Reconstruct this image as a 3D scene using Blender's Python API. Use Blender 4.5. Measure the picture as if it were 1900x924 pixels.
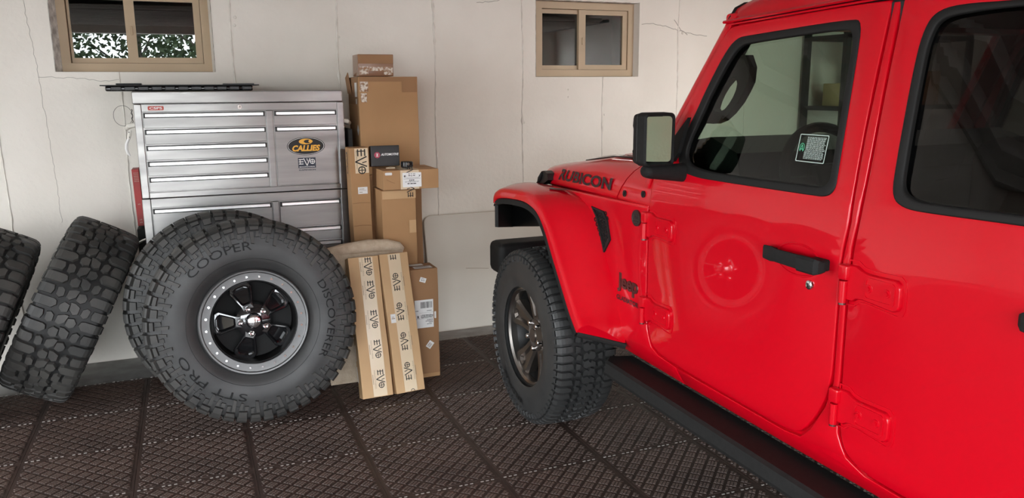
import bpy, bmesh, math, random
from mathutils import Vector, Matrix
random.seed(7)
PI = math.pi
for o in list(bpy.data.objects): bpy.data.objects.remove(o)
SC = bpy.context.scene
COL = SC.collection

# ------------------------------------------------------------------ camera
CAM_H = 1.535
cam_d = bpy.data.cameras.new('camera')
cam = bpy.data.objects.new('camera', cam_d); COL.objects.link(cam)
cam_d.sensor_fit = 'HORIZONTAL'; cam_d.sensor_width = 36.0
cam_d.lens = 1473.3258 / 1900 * 36.0
yaw, pit, roll = math.radians(21.99715), math.radians(11.32027), math.radians(-0.42790)
F = Vector((math.sin(yaw) * math.cos(pit), math.cos(yaw) * math.cos(pit), -math.sin(pit)))
R0 = Vector((math.cos(yaw), -math.sin(yaw), 0)); U0 = R0.cross(F)
R = math.cos(roll) * R0 + math.sin(roll) * U0
U = -math.sin(roll) * R0 + math.cos(roll) * U0
m = Matrix((R, U, -F)).transposed().to_4x4(); m.translation = (0, 0, CAM_H)
cam.matrix_world = m
cam_d.clip_start = 0.05; cam_d.clip_end = 200
SC.camera = cam

# ------------------------------------------------------------------ sky, light, exposure
world = bpy.data.worlds.new('sky'); SC.world = world; world.use_nodes = True
wn = world.node_tree; wn.nodes.clear()
w_out = wn.nodes.new('ShaderNodeOutputWorld'); w_bg = wn.nodes.new('ShaderNodeBackground')
w_bg.inputs['Color'].default_value = (0.90, 0.95, 1.0, 1); w_bg.inputs['Strength'].default_value = 11.0
wn.links.new(w_bg.outputs[0], w_out.inputs[0])

OPEN_X0, OPEN_X1, OPEN_Z, REAR_Y = -3.4, 0.6, 2.35, -2.3     # the two open garage doorways behind the camera
OPEN2_X0, OPEN2_X1 = 1.55, 5.5
SIDE_Y0, SIDE_Y1, SIDE_Z = 1.5, 3.3, 2.10                          # unseen side doorway, added in the left wall to brighten the left
for ox0, ox1 in ((OPEN_X0, OPEN_X1), (OPEN2_X0, OPEN2_X1)):
    pl = bpy.data.lights.new('doorway_portal', 'AREA'); pl.shape = 'RECTANGLE'
    pl.size = ox1 - ox0; pl.size_y = OPEN_Z; pl.cycles.is_portal = True
    po = bpy.data.objects.new('doorway_portal', pl); COL.objects.link(po)
    po.location = ((ox0 + ox1) / 2, REAR_Y - 0.05, OPEN_Z / 2); po.rotation_euler = (PI / 2, 0, 0)

pl = bpy.data.lights.new('side_portal', 'AREA'); pl.shape = 'RECTANGLE'; pl.size = SIDE_Z; pl.size_y = SIDE_Y1 - SIDE_Y0; pl.cycles.is_portal = True
po = bpy.data.objects.new('side_portal', pl); COL.objects.link(po)
po.location = (-3.95, (SIDE_Y0 + SIDE_Y1) / 2, SIDE_Z / 2); po.rotation_euler = (0, -PI / 2, 0)

SC.view_settings.view_transform = 'Standard'; SC.view_settings.look = 'None'
SC.view_settings.exposure = 0.65; SC.view_settings.gamma = 1.0
SC.view_settings.use_curve_mapping = False

# ------------------------------------------------------------------ materials
def pmat(name, col, rough=0.5, metal=0.0, **kw):
    mt = bpy.data.materials.new(name); mt.use_nodes = True
    b = mt.node_tree.nodes['Principled BSDF']
    b.inputs['Base Color'].default_value = (*col, 1); b.inputs['Roughness'].default_value = rough
    b.inputs['Metallic'].default_value = metal
    for k, v in kw.items(): b.inputs[k].default_value = v
    return mt
def N(mt, kind, **kw):
    n = mt.node_tree.nodes.new(kind)
    for k, v in kw.items():
        if k in n.inputs: n.inputs[k].default_value = v
        else: setattr(n, k, v)
    return n
def L(mt, a, b): mt.node_tree.links.new(a, b)
def bsdf(mt): return mt.node_tree.nodes['Principled BSDF']
def vary(mt, c1, c2, scale=4.0, detail=5.0, lo=0.35, hi=0.65, stretch=(1, 1, 1), bump=0.0, bscale=None, bdist=0.002, rough=None):
    """noise mix between two base colours plus optional bump from finer noise, in object coordinates"""
    tc = N(mt, 'ShaderNodeTexCoord'); mp = N(mt, 'ShaderNodeMapping'); mp.inputs['Scale'].default_value = stretch
    L(mt, tc.outputs['Object'], mp.inputs['Vector'])
    n = N(mt, 'ShaderNodeTexNoise', Scale=scale, Detail=detail); L(mt, mp.outputs[0], n.inputs['Vector'])
    r = N(mt, 'ShaderNodeMapRange'); r.inputs['From Min'].default_value = lo; r.inputs['From Max'].default_value = hi
    L(mt, n.outputs['Fac'], r.inputs['Value'])
    mx = N(mt, 'ShaderNodeMix', data_type='RGBA'); mx.inputs[6].default_value = (*c1, 1); mx.inputs[7].default_value = (*c2, 1)
    L(mt, r.outputs[0], mx.inputs[0]); L(mt, mx.outputs[2], bsdf(mt).inputs['Base Color'])
    if rough:
        rr = N(mt, 'ShaderNodeMapRange'); rr.inputs['To Min'].default_value = rough[0]; rr.inputs['To Max'].default_value = rough[1]
        L(mt, n.outputs['Fac'], rr.inputs['Value']); L(mt, rr.outputs[0], bsdf(mt).inputs['Roughness'])
    if bump:
        n2 = N(mt, 'ShaderNodeTexNoise', Scale=bscale or scale * 8, Detail=4.0); L(mt, mp.outputs[0], n2.inputs['Vector'])
        bp = N(mt, 'ShaderNodeBump', Strength=bump, Distance=bdist); L(mt, n2.outputs['Fac'], bp.inputs['Height'])
        L(mt, bp.outputs[0], bsdf(mt).inputs['Normal'])
    return mt
M = {}
M['wall'] = vary(pmat('painted_concrete', (.7, .66, .6), .62), (.80, .76, .69), (.70, .655, .585), 1.7, 9, .3, .72, bump=.55, bscale=38, bdist=.0035)
M['ridge'] = vary(pmat('wall_seam', (.7, .66, .6), .65), (.78, .745, .68), (.60, .555, .49), 14, 6, .35, .7)
M['crack'] = pmat('crack', (.40, .37, .33), .9)
M['reveal'] = vary(pmat('rough_concrete', (.4, .37, .33), .85), (.74, .71, .66), (.36, .33, .30), 22, 8, .35, .65, bump=.9, bscale=60, bdist=.006)
M['concrete'] = vary(pmat('concrete_slab', (.3, .3, .29), .8), (.36, .36, .35), (.22, .21, .20), 9, 8, .3, .7, bump=.4, bscale=70)
M['ceiling'] = vary(pmat('ceiling_paint', (.5, .48, .45), .8), (.52, .50, .46), (.44, .42, .39), 2, 4)
M['tan'] = vary(pmat('tan_window_paint', (.42, .33, .22), .45), (.47, .345, .215), (.41, .30, .185), 3, 5, .3, .7)
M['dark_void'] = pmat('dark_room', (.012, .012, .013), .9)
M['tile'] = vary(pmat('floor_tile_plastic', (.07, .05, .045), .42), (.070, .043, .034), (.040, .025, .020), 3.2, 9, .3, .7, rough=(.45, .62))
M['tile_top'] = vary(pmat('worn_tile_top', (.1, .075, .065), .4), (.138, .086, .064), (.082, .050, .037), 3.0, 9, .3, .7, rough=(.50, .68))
M['tile_pip'] = pmat('tile_edge_clip', (.32, .29, .265), .4)
M['red'] = pmat('red_paint', (.60, .0003, .010), .35); bsdf(M['red']).inputs['Coat Weight'].default_value = .68; bsdf(M['red']).inputs['Specular IOR Level'].default_value = .15
bsdf(M['red']).inputs['Coat Roughness'].default_value = .02
M['trim'] = vary(pmat('black_textured_plastic', (.012, .012, .012), .72, **{'Specular IOR Level': .3}), (.013, .0125, .012), (.009, .009, .0085), 60, 3, bump=.25, bscale=600, bdist=.0006)
M['black'] = pmat('satin_black', (.010, .010, .010), .35)
M['rimblack'] = pmat('wheel_barrel_black', (.006, .006, .006), .5); bsdf(M['rimblack']).inputs['Specular IOR Level'].default_value = .12
M['seal'] = pmat('rubber_seal', (.010, .0095, .009), .6, **{'Specular IOR Level': .3})
M['inside'] = pmat('interior_black', (.012, .012, .012), .7)
M['steel'] = pmat('brushed_stainless', (.72, .70, .68), .3, 1.0)
vary(M['steel'], (.41, .395, .38), (.31, .30, .29), 2.2, 9, .3, .7, stretch=(1, 1, 9), bump=.10, bscale=9, bdist=.001, rough=(.22, .42))
bsdf(M['steel']).inputs['Anisotropic'].default_value = .75; bsdf(M['steel']).inputs['Anisotropic Rotation'].default_value = .25
tg_ = N(M['steel'], 'ShaderNodeTangent', direction_type='RADIAL', axis='Z'); L(M['steel'], tg_.outputs[0], bsdf(M['steel']).inputs['Tangent'])
M['handle'] = pmat('polished_handle', (.90, .89, .88), .3, 1.0)
M['chrome'] = pmat('chrome', (.85, .85, .86), .08, 1.0)
M['gunmetal'] = pmat('beadlock_grey', (.125, .125, .125), .42, .85)
M['bronze'] = pmat('dark_granite_wheel', (.15, .13, .115), .3, .9)
M['machined'] = pmat('machined_lip', (.42, .40, .38), .3, 1.0)
M['gloss'] = pmat('gloss_black', (.008, .008, .009), .07); bsdf(M['gloss']).inputs['Coat Weight'].default_value = .6
M['rubber'] = vary(pmat('tire_rubber', (.03, .03, .03), .58), (.038, .038, .037), (.022, .0223, .0225), 7, 6, .3, .7, bump=.2, bscale=160, bdist=.001, rough=(.40, .56))
M['rubber_dusty'] = vary(pmat('dusty_tread_rubber', (.04, .04, .04), .6), (.058, .055, .050), (.024, .024, .023), 6, 7, .3, .7, bump=.25, bscale=150, bdist=.001, rough=(.5, .7))
M['groove'] = pmat('shaded_groove_rubber', (.009, .009, .009), .6)  # shade between the tread blocks put into the colour
M['letter'] = pmat('raised_black_lettering', (.010, .010, .010), .5); bsdf(M['letter']).inputs['Specular IOR Level'].default_value = .15
M['card'] = vary(pmat('cardboard', (.42, .25, .13), .75), (.45, .255, .118), (.38, .208, .092), 3, 8, .3, .7, bump=.12, bscale=90, bdist=.0008)
M['card_dark'] = vary(pmat('dark_cardboard', (.3, .17, .085), .75), (.34, .180, .084), (.27, .142, .064), 3, 8, .3, .7, bump=.12, bscale=90, bdist=.0008)
M['card_pale'] = vary(pmat('pale_cardboard', (.55, .37, .21), .75), (.60, .39, .205), (.52, .325, .165), 3, 8, .3, .7, bump=.12, bscale=90, bdist=.0008)
M['kraft'] = vary(pmat('padded_kraft', (.5, .4, .29), .85), (.56, .46, .35), (.44, .34, .24), 30, 5, .3, .7, bump=.7, bscale=120, bdist=.004)
M['tape'] = pmat('packing_tape', (.72, .58, .40), .22)
M['tape_clear'] = pmat('shiny_brown_tape', (.24, .11, .05), .16)
M['tape_glint'] = pmat('crinkled_clear_tape', (.62, .52, .42), .12)
vary(M['tape_glint'], (.70, .62, .52), (.30, .16, .08), 60, 4, .42, .58, bump=1.0, bscale=70, bdist=.004)
M['ink'] = pmat('dark_ink', (.018, .015, .014), .6)
M['faint_ink'] = pmat('faded_ink', (.30, .22, .14), .7)
M['label'] = pmat('white_label', (.78, .77, .75), .5)
M['white'] = pmat('white_print', (.85, .85, .84), .5)
M['redplate'] = pmat('red_badge', (.48, .04, .02), .4)
M['redbar'] = vary(pmat('red_box_board', (.33, .022, .02), .5), (.36, .025, .022), (.26, .018, .016), 8, 5)
M['amber'] = pmat('amber_print', (.85, .42, .04), .4)
M['navy'] = pmat('navy_sticker', (.018, .024, .045), .35)
M['maroon'] = pmat('maroon_disc', (.42, .06, .10), .4)
M['ivory'] = pmat('ivory_plastic', (.74, .71, .64), .4)
M['panel'] = vary(pmat('offwhite_panel', (.55, .52, .46), .55), (.58, .55, .49), (.52, .49, .43), 2.5, 6, .3, .7)
M['panel_edge'] = pmat('beige_panel_edge', (.40, .34, .27), .6)
M['wire'] = pmat('dark_wire', (.12, .11, .10), .4, .8)
M['decal'] = pmat('dark_grey_decal', (.030, .012, .013), .45)
M['greydecal'] = pmat('pale_green_print', (.50, .62, .55), .5)
M['greenprint'] = pmat('green_print', (.10, .55, .30), .5)
M['bark'] = vary(pmat('bark', (.05, .04, .03), .9), (.06, .045, .035), (.03, .022, .018), 12, 5)
M['leaf'] = pmat('leaves', (.03, .05, .015), .8)
M['drive'] = vary(pmat('driveway', (.32, .31, .30), .9), (.24, .23, .22), (.18, .175, .17), 3, 6)
M['wood'] = vary(pmat('yellow_box_card', (.45, .35, .16), .7), (.47, .37, .17), (.40, .31, .14), 5, 5)
def glassmat(name, tint, rough=0.0, ior=1.5):
    mt = bpy.data.materials.new(name); mt.use_nodes = True; nt = mt.node_tree; nt.nodes.clear()
    out = nt.nodes.new('ShaderNodeOutputMaterial'); mx = nt.nodes.new('ShaderNodeMixShader')
    fr = nt.nodes.new('ShaderNodeFresnel'); fr.inputs['IOR'].default_value = ior
    tr = nt.nodes.new('ShaderNodeBsdfTransparent'); tr.inputs['Color'].default_value = (*tint, 1)
    gl = nt.nodes.new('ShaderNodeBsdfGlossy'); gl.inputs['Roughness'].default_value = rough
    nt.links.new(fr.outputs[0], mx.inputs[0]); nt.links.new(tr.outputs[0], mx.inputs[1]); nt.links.new(gl.outputs[0], mx.inputs[2])
    nt.links.new(mx.outputs[0], out.inputs[0]); return mt
M['glass'] = glassmat('tinted_green_glass', (.31, .40, .33))
M['wsglass'] = glassmat('windshield_glass', (.80, .87, .82))
M['privacy'] = glassmat('privacy_glass', (.055, .05, .05))
M['pane'] = glassmat('window_pane_glass', (.7, .75, .75), ior=1.9)
M['mirror'] = pmat('mirror_glass', (.50, .80, .62), .01, 1.0)

# ------------------------------------------------------------------ mesh builder
ORG = {}                                     # parts of these things are modelled in world coordinates
class MB:
    def __init__(s): s.v = []; s.f = []; s.mi = []; s.cur = 0
    def add(s, vs, fs, mi=None):
        b = len(s.v); s.v += [tuple(v) for v in vs]
        s.f += [tuple(i + b for i in f) for f in fs]; s.mi += [s.cur if mi is None else mi] * len(fs)
    def box(s, x0, x1, y0, y1, z0, z1, bev=0.0, seg=1, mat=None):
        if bev <= 0:
            vs = [(x, y, z) for x in (x0, x1) for y in (y0, y1) for z in (z0, z1)]
            fs = [(0, 1, 3, 2), (4, 6, 7, 5), (0, 4, 5, 1), (2, 3, 7, 6), (0, 2, 6, 4), (1, 5, 7, 3)]
        else:
            bm = bmesh.new(); bmesh.ops.create_cube(bm, size=1)
            for v in bm.verts: v.co = Vector(((x0 + x1) / 2 + v.co.x * (x1 - x0), (y0 + y1) / 2 + v.co.y * (y1 - y0), (z0 + z1) / 2 + v.co.z * (z1 - z0)))
            bmesh.ops.bevel(bm, geom=bm.edges[:], offset=bev, segments=seg, profile=.5, affect='EDGES')
            bm.verts.index_update(); vs = [v.co.copy() for v in bm.verts]; fs = [[v.index for v in f.verts] for f in bm.faces]; bm.free()
        if mat is not None: vs = [mat @ Vector(v) for v in vs]
        s.add(vs, fs)
    def cyl(s, p, q, r, n=16, r2=None, caps=True):
        p = Vector(p); q = Vector(q); d = (q - p).normalized(); r2 = r if r2 is None else r2
        a = d.orthogonal().normalized(); b = d.cross(a); vs = []
        for c, rr in ((p, r), (q, r2)):
            for i in range(n):
                t = 2 * PI * i / n; vs.append(c + (a * math.cos(t) + b * math.sin(t)) * rr)
        fs = [(i, (i + 1) % n, n + (i + 1) % n, n + i) for i in range(n)]
        if caps: fs += [tuple(range(n))[::-1], tuple(range(n, 2 * n))]
        s.add(vs, fs)
    def tube(s, pts, r, n=8, closed=False):
        pts = [Vector(p) for p in pts]; k = len(pts); vs = []; fs = []; up = None
        for i, p in enumerate(pts):
            a = pts[(i - 1) % k] if (closed or i > 0) else p; b = pts[(i + 1) % k] if (closed or i < k - 1) else p
            d = (b - a).normalized()
            if up is None: up = d.orthogonal().normalized()
            up = (up - d * up.dot(d)).normalized(); w = d.cross(up); rr = r[i] if isinstance(r, (list, tuple)) else r
            vs += [p + (up * math.cos(2 * PI * j / n) + w * math.sin(2 * PI * j / n)) * rr for j in range(n)]
        for i in range(k if closed else k - 1):
            i2 = (i + 1) % k
            fs += [(i * n + j, i * n + (j + 1) % n, i2 * n + (j + 1) % n, i2 * n + j) for j in range(n)]
        if not closed: fs += [tuple(range(n))[::-1], tuple(range((k - 1) * n, k * n))]
        s.add(vs, fs)
    def lathe(s, prof, n=64, mat=None, close=False):
        """profile of (radius, z) revolved about local Z"""
        vs = []; k = len(prof)
        for i in range(n):
            t = 2 * PI * i / n; c, sn = math.cos(t), math.sin(t)
            vs += [Vector((r * c, r * sn, z)) for r, z in prof]
        fs = []
        for i in range(n):
            i2 = (i + 1) % n
            for j in range(k if close else k - 1):
                j2 = (j + 1) % k; fs.append((i * k + j, i2 * k + j, i2 * k + j2, i * k + j2))
        if mat is not None: vs = [mat @ v for v in vs]
        s.add(vs, fs)
    def prism(s, poly, z0, z1, frame=None):
        """polygon (x,y) extruded z0..z1; frame maps (x,y,z)->Vector"""
        n = len(poly); fr = frame or (lambda x, y, z: Vector((x, y, z)))
        vs = [fr(x, y, z0) for x, y in poly] + [fr(x, y, z1) for x, y in poly]
        fs = [tuple(range(n))[::-1], tuple(range(n, 2 * n))] + [(i, (i + 1) % n, n + (i + 1) % n, n + i) for i in range(n)]
        s.add(vs, fs)
    def ringprism(s, outer, inner, z0, z1, frame=None):
        n = len(outer); fr = frame or (lambda x, y, z: Vector((x, y, z)))
        vs = [fr(x, y, z) for z in (z0, z1) for P in (outer, inner) for x, y in P]; fs = []
        o0, i0, o1, i1 = 0, n, 2 * n, 3 * n
        for i in range(n):
            j = (i + 1) % n
            fs += [(o1 + i, o1 + j, i1 + j, i1 + i), (o0 + j, o0 + i, i0 + i, i0 + j), (o0 + i, o0 + j, o1 + j, o1 + i), (i0 + j, i0 + i, i1 + i, i1 + j)]
        s.add(vs, fs)
    def build(s, name, mats, parent=None, smooth=True, angle=35, recalc=True, loc=None):
        if not isinstance(mats, (list, tuple)): mats = [mats]
        off = Vector((0, 0, 0))
        if parent is not None and parent.name in ORG: off = ORG[parent.name]
        if loc is not None: off = Vector(loc)
        me = bpy.data.meshes.new(name)
        me.from_pydata([tuple(Vector(v) - off) for v in s.v], [], s.f)
        for mt in mats: me.materials.append(mt)
        me.polygons.foreach_set('material_index', s.mi)
        me.update()
        if recalc:
            bm = bmesh.new(); bm.from_mesh(me); bmesh.ops.recalc_face_normals(bm, faces=bm.faces[:]); bm.to_mesh(me); bm.free()
        if smooth:
            me.polygons.foreach_set('use_smooth', [True] * len(me.polygons))
            me.set_sharp_from_angle(angle=math.radians(angle))
        o = bpy.data.objects.new(name, me); COL.objects.link(o)
        if smooth and recalc:
            wmod = o.modifiers.new('weighted_normals', 'WEIGHTED_NORMAL'); wmod.keep_sharp = True; wmod.weight = 100
        if parent is not None:
            o.parent = parent
            if parent.name in ORG: ORG[o.name] = off
        elif loc is not None: o.location = loc
        return o
def thing(name, label, cat, loc=(0, 0, 0), group=None, rot=None, world=False):
    """an Empty at the thing's base; world=True means parts are given in world coordinates"""
    o = bpy.data.objects.new(name, None); COL.objects.link(o); o.empty_display_size = .1
    if rot is not None:
        mm = rot.to_4x4(); mm.translation = loc; o.matrix_world = mm
    else: o.location = loc
    o['label'] = label; o['category'] = cat
    if group: o['group'] = group
    if world: ORG[o.name] = Vector(loc)
    return o
def tag(o, label, cat, group=None):
    o['label'] = label; o['category'] = cat
    if group: o['group'] = group
    return o
def struct(o): o['kind'] = 'structure'; return o
def children(o): return [c for c in bpy.data.objects if c.parent == o]
def copy_tree(o, label=None, group=None):
    def rec(a, par):
        c = a.copy(); COL.objects.link(c); c.parent = par
        for ch in kids.get(a.name, []): rec(ch, c)
        return c
    kids = {}
    for x in list(bpy.data.objects):
        if x.parent: kids.setdefault(x.parent.name, []).append(x)
    r = rec(o, None)
    if label: r['label'] = label
    if group: r['group'] = group
    return r
def chaikin(P, it=2):
    for _ in range(it):
        Q = []
        for i in range(len(P)):
            a, b = P[i], P[(i + 1) % len(P)]
            Q += [(a[0] * .75 + b[0] * .25, a[1] * .75 + b[1] * .25), (a[0] * .25 + b[0] * .75, a[1] * .25 + b[1] * .75)]
        P = Q
    return P
def area2(P): return sum(P[i][0] * P[(i + 1) % len(P)][1] - P[(i + 1) % len(P)][0] * P[i][1] for i in range(len(P)))
def inset(P, d):
    sgn = 1 if area2(P) > 0 else -1; n = len(P); Q = []
    for i in range(n):
        a, b, c = Vector(P[i - 1]), Vector(P[i]), Vector(P[(i + 1) % n])
        e1 = (b - a); e2 = (c - b)
        if e1.length < 1e-9 or e2.length < 1e-9: Q.append(tuple(b)); continue
        e1.normalize(); e2.normalize()
        n1 = Vector((-e1.y, e1.x)) * sgn; n2 = Vector((-e2.y, e2.x)) * sgn
        k = n1 + n2; k = k / max(.35, k.dot(k) / 2) if k.length > 1e-6 else n1
        Q.append((b.x + k.x * d, b.y + k.y * d))
    return Q
def rrect(x0, x1, y0, y1, r, n=5):
    P = []
    for cx, cy, a in ((x1 - r, y1 - r, 0), (x0 + r, y1 - r, 90), (x0 + r, y0 + r, 180), (x1 - r, y0 + r, 270)):
        for i in range(n + 1):
            t = math.radians(a + 90 * i / n); P.append((cx + r * math.cos(t), cy + r * math.sin(t)))
    return P
def circle(cx, cy, r, n=24, ry=None):
    return [(cx + r * math.cos(2 * PI * i / n), cy + (ry or r) * math.sin(2 * PI * i / n)) for i in range(n)]
_tc = {}
def text_geo(s, size=1.0, bold=0.0):
    """triangulated glyphs of a string, centred on the origin"""
    key = (s, bold)
    if key not in _tc:
        cu = bpy.data.curves.new('t', 'FONT'); cu.body = s; cu.size = 1; cu.offset = bold; cu.resolution_u = 3
        ob = bpy.data.objects.new('t', cu); me = bpy.data.meshes.new_from_object(ob)
        vs = [(v.co.x, v.co.y) for v in me.vertices]; fs = [tuple(p.vertices) for p in me.polygons]
        bpy.data.objects.remove(ob); bpy.data.meshes.remove(me); bpy.data.curves.remove(cu)
        x0 = min(v[0] for v in vs); x1 = max(v[0] for v in vs); y0 = min(v[1] for v in vs); y1 = max(v[1] for v in vs)
        _tc[key] = ([(v[0] - (x0 + x1) / 2, v[1] - (y0 + y1) / 2) for v in vs], fs, x1 - x0, y1 - y0)
    vs, fs, w, h = _tc[key]
    return [(x * size, y * size) for x, y in vs], fs, w * size, h * size
def text_fit(mb, s, w, h, frame, z=0.0, bold=0.0, shear=0.0):
    """text stretched to w x h, its flat glyphs laid at frame(x, y, z)"""
    vs, fs, tw, th = text_geo(s, 1.0, bold)
    mb.add([frame(x * w / tw + shear * y * h / th, y * h / th, z) for x, y in vs], fs)
def planeframe(o, u, v):
    o, u, v = Vector(o), Vector(u).normalized(), Vector(v).normalized(); n = u.cross(v)
    return lambda x, y, z=0.0: o + u * x + v * y + n * z
def stroke(mb, a, b, w, frame, z0, z1):
    a, b = Vector(a), Vector(b); d = (b - a).normalized(); n = Vector((-d.y, d.x)) * w / 2
    mb.prism([tuple(a - n), tuple(b - n), tuple(b + n), tuple(a + n)], z0, z1, frame)
def evo_logo(mb, fr, cx, cy, s, z0, z1, only_e=False):
    """E V and a crossed ring, s = overall width"""
    w = .050 * s; f = lambda x, y, z: fr(cx + x * s, cy + y * s, z)
    f2 = lambda x, y, z: fr(cx + x, cy + y, z)
    S = lambda a, b, ww=w: stroke(mb, (a[0] * s, a[1] * s), (b[0] * s, b[1] * s), ww, f2, z0, z1)
    S((-.42, -.17), (-.42, .17), w * .8)
    for y in (-.14, 0, .14): S((-.50, y), (-.22, y))
    
    if only_e: return
    S((-.20, .21), (.0, -.25)); S((.0, -.25), (.20, .21)); S((.0, .20), (.045, .02), w * .8)
    mb.ringprism([(cx + .34 * s + .16 * s * math.cos(t * PI / 10), cy + .16 * s * math.sin(t * PI / 10)) for t in range(20)],
                 [(cx + .34 * s + .115 * s * math.cos(t * PI / 10), cy + .115 * s * math.sin(t * PI / 10)) for t in range(20)], z0, z1, fr)
    S((.34 - .13, 0), (.34 + .13, 0), w * .7); S((.34, -.13), (.34, .13), w * .7)

# ------------------------------------------------------------------ room shell
WY = 5.03                                     # face of the back wall
mb = MB()
WL0, WL1, WLZ0, WLZ1 = -.638, .183, 1.650, 2.13        # left window opening
WR0, WR1, WRZ0, WRZ1 = 2.213, 3.012, 1.621, 2.128      # right window opening
X0, X1, CZ, WT = -3.7, 5.9, 2.75, .24
mb.box(X0, WL0, WY, WY + WT, -.03, CZ); mb.box(WL1, WR0, WY, WY + WT, -.03, CZ); mb.box(WR1, X1, WY, WY + WT, -.03, CZ)
mb.box(WL0, WL1, WY, WY + WT, -.03, WLZ0); mb.box(WL0, WL1, WY, WY + WT, WLZ1, CZ)
mb.box(WR0, WR1, WY, WY + WT, -.03, WRZ0); mb.box(WR0, WR1, WY, WY + WT, WRZ1, CZ)
wall = struct(mb.build('wall_back', M['wall'], smooth=False))
def seam(x, z0, z1, name='form_seam'):
    rnd = random.Random(int(x * 1000) + int(z0 * 10)); pts = []; rs = []; z = z0; n = max(3, int((z1 - z0) / .03)); ph = rnd.random() * 6
    for i in range(n + 1):
        pts.append((x + .004 * math.sin(i * .23 + ph) + rnd.uniform(-.0016, .0016), WY - .0005, z0 + (z1 - z0) * i / n))
        rs.append(.0032 + rnd.random() * .0028 + (.006 if rnd.random() < .03 else 0))
    b = MB(); b.tube(pts, rs, 6); b.build(name, M['ridge'], wall)
for k in range(-4, 10):
    x = .285 + .6108 * k
    if WL0 - .02 < x < WL1 + .02: seam(x, 0, WLZ0)
    elif WR0 - .02 < x < WR1 + .02: seam(x, 0, WRZ0); seam(x, WRZ1, CZ)
    else: seam(x, 0, CZ)
def crack(pts, r=.0011):
    rnd = random.Random(len(pts)); P = []
    for a, b in zip(pts[:-1], pts[1:]):
        n = max(2, int(math.hypot(b[0] - a[0], b[1] - a[1]) / .02))
        P += [(a[0] + (b[0] - a[0]) * i / n + rnd.uniform(-.004, .004), WY - .0003, a[1] + (b[1] - a[1]) * i / n + rnd.uniform(-.004, .004)) for i in range(n)]
    b = MB(); b.tube(P, r, 5); b.build('wall_crack', M['crack'], wall)
crack([(-.76, 2.2), (-.745, 1.95), (-.72, 1.66), (-.715, 1.5), (-.70, 1.2), (-.69, .8)])
crack([(-.72, 1.625), (-.52, 1.615), (-.40, 1.60), (-.30, 1.61)], .0013)
crack([(3.03, 1.98), (3.12, 1.99), (3.25, 1.97), (3.40, 1.93), (3.6, 1.91)], .0022)
crack([(3.30, 2.02), (3.36, 1.95), (3.43, 1.91)], .003)
crack([(1.80, 2.09), (1.9, 2.10), (2.05, 2.13)], .002)
b = MB()
for x, z, r in ((3.372, 1.93, .014), (2.46, 1.535, .008), (2.46, 1.485, .008), (.31, 1.96, .013), (.305, 1.915, .011), (2.13, 1.32, .012), (2.745, 1.36, .010), (.905, 1.86, .009)):
    b.cyl((x, WY + .004, z), (x, WY - .004, z), r, 10, r * .5)
b.build('tie_hole', M['ridge'], wall)

mb = MB(); mb.box(X0 - .2, X0, REAR_Y - .2, SIDE_Y0, -.03, CZ); mb.box(X0 - .2, X0, SIDE_Y1, WY + WT, -.03, CZ); mb.box(X0 - .2, X0, SIDE_Y0, SIDE_Y1, SIDE_Z, CZ); struct(mb.build('wall_left', M['wall'], smooth=False))
mb = MB(); mb.box(X1, X1 + .2, REAR_Y - .2, WY + WT, -.03, CZ); struct(mb.build('wall_right', M['wall'], smooth=False))
mb = MB(); mb.box(X0 - .2, X1 + .2, REAR_Y - .2, WY + WT, CZ, CZ + .15); struct(mb.build('ceiling', M['ceiling'], smooth=False))
mb = MB(); mb.box(X0 - .2, OPEN_X0, REAR_Y - .2, REAR_Y, -.03, CZ); mb.box(OPEN_X1, OPEN2_X0, REAR_Y - .2, REAR_Y, -.03, CZ)
mb.box(OPEN2_X1, X1 + .2, REAR_Y - .2, REAR_Y, -.03, CZ); mb.box(OPEN_X0, OPEN_X1, REAR_Y - .2, REAR_Y, OPEN_Z, CZ); mb.box(OPEN2_X0, OPEN2_X1, REAR_Y - .2, REAR_Y, OPEN_Z, CZ)
struct(mb.build('wall_rear', M['wall'], smooth=False))
# ceiling joists and the raised sectional door of the open doorway (seen in the window reflections)
for k in range(8):
    y = REAR_Y + 1.1 + k * .8
    mb = MB(); mb.box(X0, X1, y, y + .045, CZ - .16, CZ); struct(mb.build('trim_%d' % (k + 1), M['ceiling'], smooth=False))
for di, (ox0, ox1) in enumerate(((OPEN_X0, OPEN_X1), (OPEN2_X0, OPEN2_X1))):
    d1 = bpy.data.objects.new('door_%d' % (di + 1), None); COL.objects.link(d1); d1['kind'] = 'structure'
    for k in range(4):
        mb = MB(); y = REAR_Y + .25 + k * .55
        mb.box(ox0 + .05, ox1 - .05, y, y + .535, 2.46, 2.50, .006)
        for j in range(3): mb.box(ox0 + .05, ox1 - .05, y + .06 + j * .18, y + .10 + j * .18, 2.435, 2.462, .006)
        mb.build('door_panel', M['ceiling'], d1)
    for x in (ox0 - .02, ox1 - .02):
        mb = MB(); mb.box(x, x + .04, REAR_Y + .05, REAR_Y + 2.5, 2.44, 2.48); mb.build('door_track', M['gunmetal'], d1)
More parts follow.
